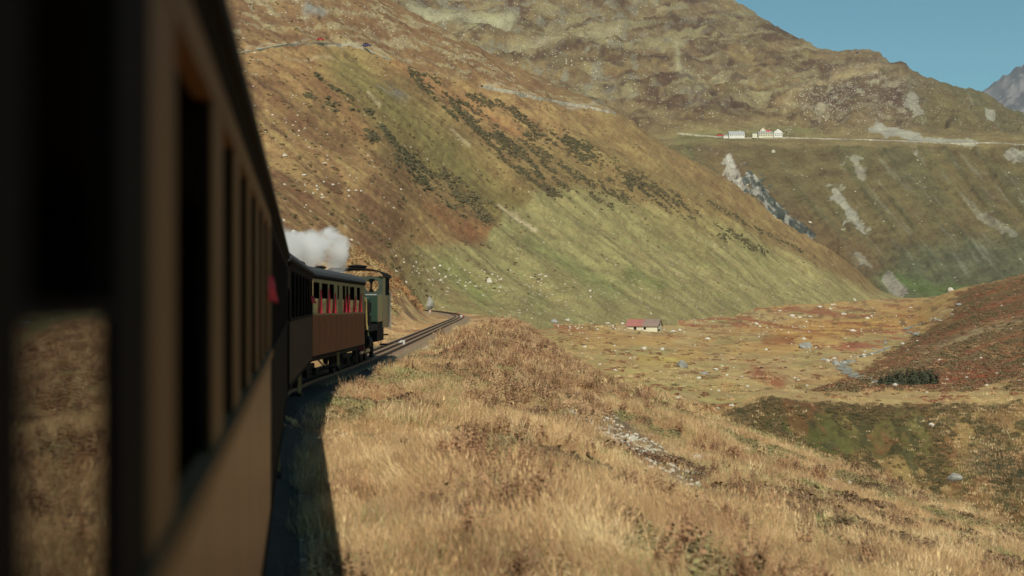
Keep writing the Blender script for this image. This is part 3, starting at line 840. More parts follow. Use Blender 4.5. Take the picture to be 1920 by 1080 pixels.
slm = MB().box(-.95, .95, -.12, .12, -.30, -.10).mesh('sleeper', M['sleeper'])
for i in range(290):
    Y = 38 + i * 0.72
    o = bpy.data.objects.new('sleeper', slm); COL.objects.link(o); o.parent = track
    o.location = (float(Xc(Y)), Y, float(Zr(Y))); o.rotation_euler = (0, 0, -math.atan(float(Xc(Y + 1) - Xc(Y - 1)) / 2) + random.uniform(-.01, .01))
bpr = [(-1.3, -.5), (-1.0, -.13), (-.3, -.135), (.3, -.135), (1.0, -.13), (1.3, -.5)]
tag(sweep('ballast', plain('tan_ballast', L3(158, 136, 104), 0.95, var=0.45, scale=9, bump=0.03), bpr, 0, 47.4, 285, 0.8, None), kind='structure')  # lighter copy of the ballast, without the painted train shade
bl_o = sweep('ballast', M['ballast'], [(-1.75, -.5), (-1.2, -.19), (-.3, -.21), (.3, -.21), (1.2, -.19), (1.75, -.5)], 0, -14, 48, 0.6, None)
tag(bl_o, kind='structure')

# ------------------------------------------------------------------ coaches
HW = 1.32
def arch(hw, z0, rise, n=14, t=0.05):
    top = [(hw * math.cos(math.pi * (1 - i / n)), z0 + rise * math.sin(math.pi * i / n) ** 0.8) for i in range(n + 1)]
    return [(x, z) for x, z in top]

def coach(p0, p1, windows, mats, label, posts=None, curtains=(), pane_windows=(), pane_top=2.36, dark_from=None):
    """p0, p1: the near and far end of the right-hand side of the body, in plan"""
    p0 = Vector(p0); p1 = Vector(p1); d = (p1 - p0); L = d.length; d.normalize()
    nrm = Vector((d.y, -d.x))
    c0 = p0 - nrm * HW
    z0 = float(Zr(c0.y)); z1 = float(Zr((p1 - nrm * HW).y))
    root = empty('railway_coach', (c0.x, c0.y, z0), label=label, cat='railway coach', group='coaches of the steam train')
    root.rotation_euler = (math.atan((z1 - z0) / L), 0, -math.atan2(d.x, d.y))
    zb, zs, zh, ze = 0.89, 1.94, 2.80, 2.98
    # lower side: one board panel per bay, with a narrow recessed joint
    n = max(1, round(L / 1.15))
    MB().box(HW - .05, HW - .02, .02, L - .02, zb, zs).build('side_backing', M['darkpost'], root)
    pm = MB().box(HW - .02, HW, .006, L / n - .006, zb, zs).mesh('side_panel', mats[0])
    for i in range(n):
        o = bpy.data.objects.new('side_panel', pm); COL.objects.link(o); o.parent = root; o.location = (0, i * L / n, 0)
    MB().box(HW - .03, HW + .018, 0, L, zs, zs + .05).build('waist_rail', mats[1], root)
    MB().box(HW - .03, HW + .01, 0, L, zb - .05, zb).build('bottom_rail', M['darkpost'], root)
    MB().box(HW - .04, HW + .004, 0, L, zh, zh + .09).build('letterboard', mats[1], root)
    MB().box(HW - .04, HW + .012, 0, L, zh + .092, ze).build('cornice', M['darkpost'], root)
    # posts fill what the windows leave
    e = [0.0]
    for a, b in windows: e += [a, b]
    e.append(L)
    for k in range(0, len(e), 2):
        a, b = e[k], e[k + 1]
        if b - a < .01: continue
        m = mats[1] if not posts else posts[k // 2]
        if isinstance(m, (list, tuple)):
            for (aa, bb, mm) in m: MB().box(HW - .006, HW + .002, aa, bb, zs + .05, zh).build('window_post', mm, root)
        else: MB().box(HW - .006, HW + .002, a, b, zs + .05, zh).build('window_post', m, root)
        MB().box(HW - .03, HW - .0065, a + .004, b - .004, zs + .05, zh).build('post_backing', M['darkpost'], root)
    for i, (a, b) in enumerate(windows):
        if i in pane_windows:
            f = MB().box(HW - .016, HW - .002, a, b, pane_top, pane_top + .016).build('window_frame', M['darkpost'], root)
            MB().box(HW - .012, HW - .007, a, b, zs + .05, pane_top).build('window_pane', M['glass'], f)
    # inside: dark floor, far wall, ceiling, partitions, seats
    it = MB().box(-HW + .05, HW - .06, .05, L - .05, zb, zb + .05).box(-HW + .05, -HW + .1, .05, L - .05, zb + .05, ze).box(-HW + .1, HW - .06, .05, L - .05, ze - .02, ze)
    it.build('interior_lining', M['inside'], root)
    k = 0
    yy = 1.4
    while yy < L - 1:
        MB().box(-HW + .15, HW - .12, yy, yy + .08, zb + .05, zb + 1.35).box(-HW + .15, HW - .12, yy - .45, yy, zb + .45, zb + .53).build('seat', M['inside'], root)
        yy += 1.75
    # left side of the body
    MB().box(-HW, -HW + .045, 0, L, zb, ze).build('far_side_wall', mats[0], root)
    for (a, b) in windows[:]:
        MB().box(-HW - .004, -HW, a, b, zs + .05, zh).build('far_side_window', M['inside'], root)
    for y_, nm in ((0, 'end_wall'), (L - .05, 'end_wall')):
        MB().box(-HW + .046, HW - .051, y_, y_ + .05, zb, ze - .03).build(nm, M['darkpost'], root)
    # roof
    pr = arch(HW + .03, ze + .002, .36)
    inn = [(x * .96, z - .045) for x, z in pr][::-1]
    MB().prism(pr + inn, -.12, L + .12).build('roof', M['roof'], root)
    MB().prism([(x * .95, z - .05) for x, z in pr], .0, L).build('roof_lining', M['inside'], root)
    MB().box(HW + .01, HW + .045, -.1, L + .1, ze - .03, ze + .02).build('gutter', M['steel_black'], root)
    for y_ in (L * .12, L * .5, L * .88):
        v = MB().lathe((0, y_, ze + .30), [(.10, 0), (.10, .14), (.19, .16), (.21, .20), (.12, .25)], n=12)
        v.build('roof_vent', M['steel_black'], root)
    # underframe and running gear
    MB().box(-1.1, 1.1, 0.02, L - .02, .70, .835).build('underframe', M['steel_black'], root)
    tr = MB().tube([(1.0, L * .25, .72), (1.0, L * .38, .42), (1.0, L * .62, .42), (1.0, L * .75, .72)], .022)
    tr.build('truss_rod', M['steel_black'], root)
    for yc in (L * .14, L * .86):
        bg_ = MB().box(-.95, -.88, yc - 1.1, yc + 1.1, .38, .62).box(.88, .95, yc - 1.1, yc + 1.1, .38, .62).box(-.88, .88, yc - .12, yc + .12, .45, .69).build('bogie', M['steel_black'], root)
        for yw in (yc - .75, yc + .75):
            for sx in (-1, 1):
                MB().lathe((sx * .53, yw, .36), [(.30, -.06), (.38, -.05), (.36, .06), (.30, .07)], 'x').build('wheel', M['steel_black'], bg_, smooth=False)
                MB().box(sx * .95 if sx > 0 else -1.06, 1.06 if sx > 0 else -.95, yw - .12, yw + .12, .30, .50).build('axle_box', M['steel_black'], bg_)
    for y_ in (L * .45,):
        MB().bar((HW - .05, y_, .40), (HW - .05, y_, zb - .05), .06).build('step_hanger', M['cream'], root)
        MB().box(HW - .22, HW + .0, y_ - .35, y_ + .35, .38, .42).build('step', M['steel_black'], root)
    for (yc, za, zb_, w, out, lab) in curtains:
        cloth(root, yc, za, zb_, w, out, lab)
    # buffer and coupling
    for y_, sgn in ((0, -1), (L, 1)):
        MB().lathe((0, y_ + (sgn * .3 if sgn > 0 else -.3), .72), [(.06, -.28 if sgn > 0 else -.02), (.06, .02), (.2, .03), (.2, .06)] if sgn > 0 else [(.2, -.06), (.2, -.03), (.06, -.02), (.06, .28)], 'y', 12).build('buffer', M['steel_black'], root)
    return root

def cloth(root, yc, z_lo, z_hi, w, out, lab=None):
    """a gathered curtain blown out of the window: folds, wide below, narrow where it is tied"""
    rows, cols = 9, 11
    mb = MB()
    for side in (0, 1):
        for i in range(rows):
            t = i / (rows - 1)                     # 0 bottom .. 1 top
            ww = w * (0.25 + 0.75 * (1 - t) ** 0.8) if w < .3 else w * (0.4 + 0.6 * math.sin(math.pi * min(1, .15 + t * .85)))
            for j in range(cols):
                s_ = j / (cols - 1)
                yy = yc + (s_ - .5) * ww
                xx = HW + .004 + out * math.sin(math.pi * s_) * (1 - .6 * t) + .012 * math.cos(s_ * 15 + i * .4) - side * .012
                mb.v.append((xx, yy, z_lo + (z_hi - z_lo) * t + .01 * math.sin(s_ * 9)))
    for i in range(rows - 1):
        for j in range(cols - 1):
            a = i * cols + j; b = a + rows * cols
            mb.f.append((a, a + 1, a + cols + 1, a + cols)); mb.f.append((b, b + cols, b + cols + 1, b + 1))
    def rim(idx):
        for a, b in zip(idx[:-1], idx[1:]): mb.f.append((a, b, b + rows * cols, a + rows * cols))
    rim([j for j in range(cols)]); rim([(rows - 1) * cols + j for j in range(cols)][::-1])
    rim([i * cols for i in range(rows)][::-1]); rim([i * cols + cols - 1 for i in range(rows)])
    o = mb.build('curtain', M['red'], root, smooth=True)
    return o

hd = R(9.4)
dA = Vector((-math.sin(hd), math.cos(hd))); nA = Vector((dA.y, -dA.x))
foot = nA * -0.20
wA = [(-.45, .62), (.98, 1.45), (2.12, 3.02), (3.42, 4.0), (4.35, 5.0), (5.3, 6.0), (6.35, 7.0), (7.3, 8.0), (8.25, 8.7)]
s0 = -4.2
wAl = [(-3.5 - s0, -2.6 - s0), (-2.2 - s0, -1.3 - s0)] + [(a - s0, b - s0) for a, b in wA]
postsA = [M['brownpost']] * 3 + [M['darkpost'], [(1.45 - s0, 1.76 - s0, M['darkpost']), (1.76 - s0, 2.12 - s0, M['brownpost'])]] + [M['brownpost']] * 7
coach(foot + dA * s0, foot + dA * 9.0, wAl, (M['varnish'], M['brownpost']), 'near brown wooden coach filling the left edge, its window posts out of focus',
      posts=postsA, pane_windows=(3,), pane_top=2.325, curtains=[(8.35 - s0, 2.31, 2.47, .42, .05, None)])
wB = [(.5 + i * 1.05, 1.15 + i * 1.05) for i in range(10)]
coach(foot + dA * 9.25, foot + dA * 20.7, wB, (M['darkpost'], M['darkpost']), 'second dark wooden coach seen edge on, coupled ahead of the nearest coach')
wC = [(.5 + i * 1.42, 1.65 + i * 1.42) for i in range(7)]
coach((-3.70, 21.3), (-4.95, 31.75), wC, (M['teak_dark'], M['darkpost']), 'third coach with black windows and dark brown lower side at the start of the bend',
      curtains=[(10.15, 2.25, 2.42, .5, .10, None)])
wD = [(.1, 1.1), (1.5, 2.6), (2.9, 3.8), (4.5, 4.85), (5.6, 6.2), (6.4, 6.9), (7.3, 8.4), (9.0, 9.9)]
curD = [(1.28, 1.98, 2.62, .26, .05, None), (2.76, 1.98, 2.66, .24, .05, None), (3.93, 1.98, 2.55, .24, .05, None), (6.28, 1.98, 2.5, .24, .05, None),
        (7.02, 1.98, 2.55, .24, .05, None), (8.55, 1.98, 2.5, .26, .05, None), (10.05, 1.98, 2.6, .22, .05, None)]
coach((-5.10, 32.75), (-5.06, 43.9), wD, (M['teak'], M['cream']), 'coach behind the engine with cream window frames, red curtains and reddish brown side',
      curtains=curD, pane_windows=tuple(range(8)), pane_top=2.38)

# ------------------------------------------------------------------ steam engine
ly = 44.7
eng = empty('steam_locomotive', (float(Xc(ly)), ly, float(Zr(ly)) + .02), label='dark green steam tank engine with a black chassis at the head of the train', cat='steam engine')
eng.rotation_euler = (-.008, 0, 0)
BK = M['steel_black']
MB().box(-.9, .9, .45, 9.6, .72, 1.0).build('frame', BK, eng)
MB().box(-1.2, 1.2, .3, .45, .62, 1.12).build('buffer_beam', plain('red_buffer_beam', L3(110, 34, 30), .6), eng)
MB().lathe((0, .0, .8), [(.22, 0), (.22, .04), (.08, .06), (.08, .3)], 'y', 12).build('buffer', BK, eng)
MB().box(-1.25, 1.25, 1.0, 6.2, 1.24, 1.30).build('running_board', BK, eng)
MB().lathe((0, 1.1, 2.15), [(.60, 0), (.70, .05), (.70, 1.3), (.68, 1.31), (.68, 3.9)], 'y', 28).build('boiler', BK, eng, smooth=False)
MB().lathe((0, .98, 2.15), [(.12, 0), (.5, .05), (.58, .12)], 'y', 24).build('smokebox_door', BK, eng)
MB().lathe((0, 1.75, 2.8), [(.30, 0), (.20, .1), (.19, .6), (.27, .68), (.27, .74), (.20, .75)], n=20).build('chimney', BK, eng)
MB().lathe((0, 3.3, 2.78), [(.32, 0), (.30, .32), (.22, .46), (.08, .52)], n=20).build('steam_dome', M['green'], eng)
for sx in (-1, 1):
    MB().lathe((sx * 1.02, 1.25, .86), [(.22, 0), (.27, .04), (.27, 1.0), (.22, 1.04)], 'y', 20).build('cylinder', BK, eng)
    for yw in (3.0, 4.5, 6.0):
        w_ = MB()
        w_.lathe((sx * .55, yw, .46), [(.40, -.07), (.47, -.05), (.46, .06), (.40, .07)], 'x', 28)
        w_.build('wheel', BK, eng)
    MB().bar((sx * .74, 2.9, .42), (sx * .74, 6.1, .42), .05, .09).build('coupling_rod', M['steel'], eng)
    MB().bar((sx * .84, 2.2, .84), (sx * .80, 4.5, .46), .05, .08).build('connecting_rod', M['steel'], eng)
    MB().lathe((sx * .55, 8.4, .38), [(.30, -.06), (.36, -.05), (.35, .06), (.30, .07)], 'x', 24).build('wheel', BK, eng)
    tk = MB().box(min(sx * .74, sx * 1.25), max(sx * .74, sx * 1.25), 4.3, 6.18, 1.55, 2.62).build('side_tank', M['green'], eng); bevel(tk, .03, 2)
    # cab side: lower panel, upper front panel, corner post; the opening stays open
    MB().box(min(sx * 1.22, sx * 1.252), max(sx * 1.22, sx * 1.252), 6.2, 8.9, 1.30, 2.60).build('cab_side', M['green2'], eng)
    MB().box(min(sx * 1.22, sx * 1.252), max(sx * 1.22, sx * 1.252), 6.2, 7.25, 2.60, 3.34).build('cab_side', M['green2'], eng)
    MB().box(min(sx * 1.22, sx * 1.252), max(sx * 1.22, sx * 1.252), 8.72, 8.9, 2.60, 3.34).build('cab_side', BK, eng)
    MB().tube([(sx * 1.30, 8.82, 1.2), (sx * 1.30, 8.82, 2.75)], .028).build('handrail', M['steel'], eng)
    MB().box(min(sx * .95, sx * 1.24), max(sx * .95, sx * 1.24), 7.9, 8.6, .55, .6).box(min(sx * .95, sx * 1.24), max(sx * .95, sx * 1.24), 7.9, 8.6, .95, 1.0).box(min(sx * 1.0, sx * 1.03), max(sx * 1.0, sx * 1.03), 7.85, 7.9, .5, 1.3).build('cab_step', BK, eng)
    MB().box(min(sx * .9, sx * 1.22), max(sx * .9, sx * 1.22), 4.4, 6.9, .80, 1.54).build('tank_support', BK, eng)
MB().lathe((1.02, 2.75, 1.45), [(.12, 0), (.15, .03), (.15, .36), (.09, .38), (.09, .46), (.16, .48), (.16, .84), (.1, .88)], n=16).build('air_pump', BK, eng)
MB().tube([(.86, 1.75, 2.62), (1.08, 1.85, 2.42), (1.10, 1.95, 1.5), (1.18, 1.95, .95), (1.05, 1.7, .45)], .035).build('steam_pipe', M['brass'], eng)
MB().tube([(.78, 1.2, 2.4), (.92, 2.6, 2.45), (.92, 4.2, 2.48)], .02).build('handrail', M['steel'], eng)
MB().lathe((1.0, 1.6, 2.35), [(.07, 0), (.09, .03), (.09, .14), (.05, .17)], n=12).build('lubricator', M['brass'], eng)
MB().lathe((.95, .5, 1.2), [(.09, 0), (.10, .05), (.10, .2), (.06, .24)], n=12).build('lamp', M['steel'], eng)

def holed(name, x0, x1, z0, z1, y0, y1, holes, mat, n=24):
    """a wall panel split into bays, each with an oval opening"""
    mb = MB()
    xs = [x0] + [(holes[i][0] + holes[i + 1][0]) / 2 for i in range(len(holes) - 1)] + [x1]
    for k, (cx, cz, rx, rz) in enumerate(holes):
        a, b = xs[k], xs[k + 1]
        ring_i, ring_o = [], []
        for i in range(n):
            t = 2 * math.pi * (i + .5) / n
            c_, s_ = math.cos(t), math.sin(t)
            ring_i.append((cx + rx * c_, cz + rz * s_))
            hx = (b - cx) if c_ > 0 else (cx - a); hz = (z1 - cz) if s_ > 0 else (cz - z0)
            m = min(hx / (abs(c_) + 1e-9), hz / (abs(s_) + 1e-9))
            ring_o.append((cx + m * c_, cz + m * s_))
        # corners exact
        for (gx_, gz_) in ((a, z0), (b, z0), (b, z1), (a, z1)):
            j = min(range(n), key=lambda q: (ring_o[q][0] - gx_) ** 2 + (ring_o[q][1] - gz_) ** 2); ring_o[j] = (gx_, gz_)
        vs = [(x, y0, z) for x, z in ring_i] + [(x, y0, z) for x, z in ring_o] + [(x, y1, z) for x, z in ring_i] + [(x, y1, z) for x, z in ring_o]
        fs = []
        for i in range(n):
            j = (i + 1) % n
            fs += [(i, j, n + j, n + i), (2*n + i, 3*n + i, 3*n + j, 2*n + j), (i, 2*n + i, 2*n + j, j), (n + i, n + j, 3*n + j, 3*n + i)]
        mb.add(vs, fs)
    return mb.build(name, mat, eng)
holed('cab_front', -1.22, 1.22, 1.3, 3.34, 6.2, 6.24, [(-.82, 2.98, .27, .27), (.82, 2.98, .27, .27)], M['green2'])
holed('cab_back', -1.22, 1.22, 1.3, 3.34, 8.86, 8.9, [(-.72, 2.98, .19, .26), (-.34, 2.98, .13, .24), (.34, 2.98, .13, .24), (.72, 2.98, .19, .26)], M['green'])
MB().box(-1.2, 1.2, 6.3, 8.8, 1.28, 1.34).build('cab_floor', BK, eng)
pr = arch(1.33, 3.342, .34)
MB().prism(pr + [(x * .97, z - .04) for x, z in pr][::-1], 5.95, 9.15).build('cab_roof', BK, eng)
MB().lathe((.1, 7.4, 3.62), [(.34, 0), (.34, .12), (.40, .14), (.40, .18), (.1, .22)], n=18).build('roof_vent', BK, eng)
MB().box(-.5, .5, 8.9, 9.6, 1.0, 2.3).build('coal_bunker', BK, eng)

# steam drifting back over the coaches from the chimney
def steam():
    m = bpy.data.materials.new('white_steam'); m.use_nodes = True
    nt = m.node_tree; nt.nodes.clear()
    out = nt.nodes.new('ShaderNodeOutputMaterial'); pv = nt.nodes.new('ShaderNodeVolumePrincipled')
    pv.inputs['Color'].default_value = (.97, .97, .96, 1); pv.inputs['Anisotropy'].default_value = 0.1
    g = nt.nodes.new('ShaderNodeNewGeometry')
    n1_ = nt.nodes.new('ShaderNodeTexNoise'); n1_.inputs['Scale'].default_value = 2.0; n1_.inputs['Detail'].default_value = 6; n1_.inputs['Roughness'].default_value = 0.62
    nt.links.new(g.outputs['Position'], n1_.inputs['Vector'])
    v = nt.nodes.new('ShaderNodeVectorMath'); v.operation = 'MULTIPLY_ADD'
    nt.links.new(n1_.outputs['Color'], v.inputs[0]); v.inputs[1].default_value = (1.0, 1.0, .8); 
    nt.links.new(g.outputs['Position'], v.inputs[2])
    puffs = [(-6.35, 46.4, 1.0, .42, 10), (-6.25, 46.1, 1.45, .5, 11), (-6.5, 45.7, 1.95, .5, 11), (-6.15, 45.8, 1.7, .45, 10), (-7.0, 44.4, 1.5, .72, 8), (-7.35, 43.2, 1.85, .42, 8), (-7.6, 42.4, 1.45, .75, 5),
             (-8.0, 41.4, 1.85, .5, 4), (-7.8, 40.6, 1.4, .8, 3), (-7.7, 39.0, 1.75, .8, 2.0), (-7.5, 37.0, 1.7, .8, 1.1), (-7.1, 34.5, 1.8, .8, .6)]
    prev = None
    for (x, yy, z, r, dn) in puffs:
        sub = nt.nodes.new('ShaderNodeVectorMath'); sub.operation = 'DISTANCE'
        nt.links.new(v.outputs[0], sub.inputs[0]); sub.inputs[1].default_value = (x + .5, yy + .5, z + .4)
        mr = nt.nodes.new('ShaderNodeMapRange'); mr.inputs[1].default_value = r * (1 if dn > 6 else 1.15); mr.inputs[2].default_value = r * (.62 if dn > 6 else .15)
        mr.inputs[3].default_value = 0; mr.inputs[4].default_value = dn; mr.interpolation_type = 'SMOOTHSTEP'
        nt.links.new(sub.outputs['Value'], mr.inputs[0])
        if prev is None: prev = mr
        else:
            a = nt.nodes.new('ShaderNodeMath'); a.operation = 'MAXIMUM'
            nt.links.new(prev.outputs[0], a.inputs[0]); nt.links.new(mr.outputs[0], a.inputs[1]); prev = a
    nt.links.new(prev.outputs[0], pv.inputs['Density'])
    nt.links.new(pv.outputs[0], out.inputs['Volume'])
    o = MB().box(-9.4, -4.6, 29.5, 47.6, .72, 3.6).build('steam_plume', m)
    tag(o, 'white plume of steam blowing back over the coach roofs from the engine', 'steam')
    return o
steam()

# small things beside the line
def marker(px, y, D, hgt, label, head):
    X = (px - 960) / F * D; z = float(bank_h(X, D, False))
    r = empty('track_marker', (X, D, z), label=label, cat='marker post')
    MB().box(-.06, .06, -.04, .04, -.2, hgt).build('post', M['white'], r)
    if head == 'arm': MB().prism([(-.30, hgt - .22), (-.06, hgt - .08), (-.06, hgt), (-.18, hgt), (-.32, hgt - .12)], -.03, .03).build('arm', M['white'], r)
    else: MB().box(-.16, .16, -.05, -.041, hgt - .2, hgt).build('plate', M['white'], r); MB().box(.162, .3, -.05, -.03, hgt - .18, hgt - .04).build('plate', M['red'], r)
marker(757.5, 622, 72, .50, 'white lineside post shaped like a figure one beside the track', 'arm')
marker(738, 618, 74, .30, 'short white lineside post just beyond the engine cab', 'arm')
marker(865, 583, 158, .55, 'small white and red marker plate at the far bend of the track', 'plate')
marker(806, 574, 205, .55, 'tiny white marker plate beside the farthest stretch of track', 'plate')

# ------------------------------------------------------------------ scattering by geometry nodes
def scatter(name, proto, P, rz, scl, label=None, tilt=None):
    """one mesh of points that carries a copy of proto at each: ground cover nobody could count"""
    me = bpy.data.meshes.new(name)
    P = np.asarray(P, np.float32); n = len(P)
    me.vertices.add(n); me.vertices.foreach_set('co', P.ravel())
    a = me.attributes.new('rot', 'FLOAT_VECTOR', 'POINT')
    rot = np.zeros((n, 3), np.float32); rot[:, 2] = rz
    if tilt is not None: rot[:, 0] = tilt[:, 0]; rot[:, 1] = tilt[:, 1]
    a.data.foreach_set('vector', rot.ravel())
    scl = np.asarray(scl, np.float32)
    if scl.ndim == 1: scl = np.repeat(scl[:, None], 3, 1)
    a = me.attributes.new('scl', 'FLOAT_VECTOR', 'POINT'); a.data.foreach_set('vector', scl.ravel())
    o = bpy.data.objects.new(name, me); COL.objects.link(o)
    ng = bpy.data.node_groups.new(name + '_nodes', 'GeometryNodeTree')
    ng.interface.new_socket('Geometry', in_out='INPUT', socket_type='NodeSocketGeometry')
    ng.interface.new_socket('Geometry', in_out='OUTPUT', socket_type='NodeSocketGeometry')
    N = ng.nodes
    gi = N.new('NodeGroupInput'); go = N.new('NodeGroupOutput')
    mp = N.new('GeometryNodeMeshToPoints')
    ip = N.new('GeometryNodeInstanceOnPoints'); oi = N.new('GeometryNodeObjectInfo')
    oi.inputs['Object'].default_value = proto; oi.inputs['As Instance'].default_value = True
    r = N.new('GeometryNodeInputNamedAttribute'); r.data_type = 'FLOAT_VECTOR'; r.inputs['Name'].default_value = 'rot'
    s = N.new('GeometryNodeInputNamedAttribute'); s.data_type = 'FLOAT_VECTOR'; s.inputs['Name'].default_value = 'scl'
    er = N.new('FunctionNodeEulerToRotation')
    lk = ng.links.new
    lk(gi.outputs[0], mp.inputs[0]); lk(mp.outputs[0], ip.inputs['Points']); lk(oi.outputs['Geometry'], ip.inputs['Instance'])
    lk(r.outputs[0], er.inputs[0]); lk(er.outputs[0], ip.inputs['Rotation']); lk(s.outputs[0], ip.inputs['Scale'])
    lk(ip.outputs[0], go.inputs[0])
    m = o.modifiers.new('scatter', 'NODES'); m.node_group = ng
    o['kind'] = 'stuff'
    if label: o['label'] = label
    return o

def proto(name, mb, mat, smooth=False):
    return bpy.data.objects.new(name, mb.mesh(name, mat, smooth))

def tuft(seed, n, h, spread, w, lean=.5, seedhead=0.0):
    rd = random.Random(seed); mb = MB()
    for _ in range(n):
        a = rd.uniform(0, 2 * math.pi); r = spread * math.sqrt(rd.random())
        b = Vector((math.cos(a) * r, math.sin(a) * r, -.03))
        hh = h * rd.uniform(.45, 1.1); la = rd.uniform(0, 2 * math.pi); ll = lean * hh * rd.uniform(.1, 1)
        l = Vector((math.cos(la), math.sin(la), 0)); side = Vector((-l.y, l.x, 0)); ww = w * rd.uniform(.7, 1.3)
        m1 = b + l * ll * .25 + Vector((0, 0, hh * .55)); t = b + l * ll + Vector((0, 0, hh * .97))
        mb.add([b - side * ww / 2, b + side * ww / 2, m1 + side * ww * .4, m1 - side * ww * .4, t], [(0, 1, 2, 3), (3, 2, 4)])
        if seedhead and rd.random() < seedhead:
            q = t; k = hh * .16
            mb.add([q - Vector((0, 0, k * .6)), q + side * ww * 1.6, q + Vector((0, 0, k)), q - side * ww * 1.6, q + l * ww * 1.6, q - l * ww * 1.6],
                   [(0, 1, 2, 3), (0, 4, 2, 5)])
    return mb

def stalk(seed, n, h, w):
    """upright dock stems with clustered seed heads"""
    rd = random.Random(seed); mb = MB()
    for _ in range(n):
        a = rd.uniform(0, 2 * math.pi); r = .16 * math.sqrt(rd.random())
        b = Vector((math.cos(a) * r, math.sin(a) * r, -.03)); hh = h * rd.uniform(.6, 1.1)
        t = b + Vector((rd.uniform(-.12, .12) * hh, rd.uniform(-.12, .12) * hh, hh))
        mb.bar(b, t, w, n=3)
        for k in range(16):
            f = .35 + .65 * (k + rd.random()) / 16
            c_ = b.lerp(t, f); s_ = .028 * (1.25 - f) / .5
            d = Vector((rd.uniform(-1, 1), rd.uniform(-1, 1), rd.uniform(-.3, .9))).normalized()
            e = d.orthogonal().normalized()
            c2 = c_ + d * s_
            mb.add([c_, c2 + e * s_ * .6, c2 + d * s_, c2 - e * s_ * .6], [(0, 1, 2, 3)])
    return mb

def leafball(seed, n, rx, ry, rz, leaf, base=0.0):
    """many small leaf faces spread through the volume of a low bush"""
    rd = random.Random(seed); mb = MB()
    for _ in range(n):
        while True:
            p_ = Vector((rd.uniform(-1, 1), rd.uniform(-1, 1), rd.uniform(-.2, 1)))
            l = p_.length
            if .45 < l < 1 + .12 * math.sin(p_.x * 9 + seed) + .1 * math.sin(p_.y * 11): break
        c_ = Vector((p_.x * rx, p_.y * ry, p_.z * rz + base))
        d = (p_.normalized() + Vector((rd.uniform(-.7, .7), rd.uniform(-.7, .7), rd.uniform(-.4, .9)))).normalized()
        e = d.orthogonal().normalized(); g_ = d.cross(e)
        t = rd.uniform(0, 6.28); e, g_ = e * math.cos(t) + g_ * math.sin(t), g_ * math.cos(t) - e * math.sin(t)
        s_ = leaf * rd.uniform(.6, 1.3)
        mb.add([c_ - e * s_, c_ + g_ * s_ * .55, c_ + e * s_, c_ - g_ * s_ * .55], [(0, 1, 2, 3)])
    return mb

MS = {}
k_ = 1.0
MS['straw'] = foliage('dry_straw', [L3(222, 196, 140), L3(196, 160, 104), L3(158, 118, 76), L3(206, 170, 116), L3(142, 126, 78), L3(186, 142, 94), L3(130, 96, 64)], nscale=.7, rnd=.75)
MS['rust'] = foliage('rust_stalks', [L3(152, 112, 74), L3(128, 92, 62), L3(170, 130, 88), L3(116, 84, 58), L3(176, 146, 98)], nscale=.3, rnd=.8)
MS['pink'] = foliage('faded_willowherb', [L3(168, 130, 90), L3(180, 148, 102), L3(140, 104, 72), L3(158, 122, 78)], nscale=.3, rnd=.8)
MS['greeng'] = foliage('green_grass', [L3(146, 146, 84), L3(126, 128, 68), L3(160, 152, 92)], nscale=.3, rnd=.8)
MS['dark'] = foliage('brown_heather', [L3(98, 72, 52), L3(118, 88, 60), L3(82, 66, 46)], nscale=.3, rnd=.8)
MS['juniper'] = foliage('juniper', [L3(86, 84, 54), L3(100, 92, 60), L3(92, 82, 54), L3(114, 102, 66)], nscale=.02, rnd=.6)
MS['scrub'] = foliage('gully_scrub', [L3(92, 84, 50), L3(126, 100, 60), L3(80, 74, 46), L3(150, 122, 76)], nscale=.05, rnd=.8)
MS['bush'] = foliage('dark_willow', [L3(58, 64, 44, .8), L3(70, 74, 50, .8)], nscale=.5, rnd=.8, fine=1.2)

def bank_points(n, d0, d1, px0, px1, keep, margin=2.02):
    D = np.sqrt(rng.uniform(d0 ** 2, d1 ** 2, n)); px = rng.uniform(px0, px1, n)
    X = (px - 960) / F * D
    u = X - Xc(D)
    mg = np.interp(D, [0, 15, 28, 60, 82, 100, 170], [1.62, 1.6, 1.4, 1.15, .95, 1.0, 1.1])
    ok = (np.abs(u) > mg + .35 * (vn(X * 2, D * 2, 5) - .3))
    X, D, u = X[ok], D[ok], u[ok]
    ok = rng.uniform(0, 1, len(X)) < keep(X, D, u)
    X, D = X[ok], D[ok]
    return np.stack([X, D, bank_h(X, D)], -1)

def bpix(X, Y):
    return 960 + X / Y * F, HY - bank_h(X, Y) / Y * F
def bare(X, D):
    a, b = bpix(X, D); worn = sm(.25, .75, seg(a, b, [(640, 1080), (720, 960), (740, 860)], 60)) * .8 * sm(.35, .55, vn(X * 1.6, D * 1.2, 9))
    s_ = seg(a, b, [(1085, 765), (1160, 815), (1240, 870), (1310, 905)], 34)
    g_ = seg(a, b, [(722, 674), (760, 662), (790, 648)], 9)
    return np.clip(1 - .93 * sm(.35, .7, s_) - .95 * sm(.4, .8, g_) - worn, 0, 1)

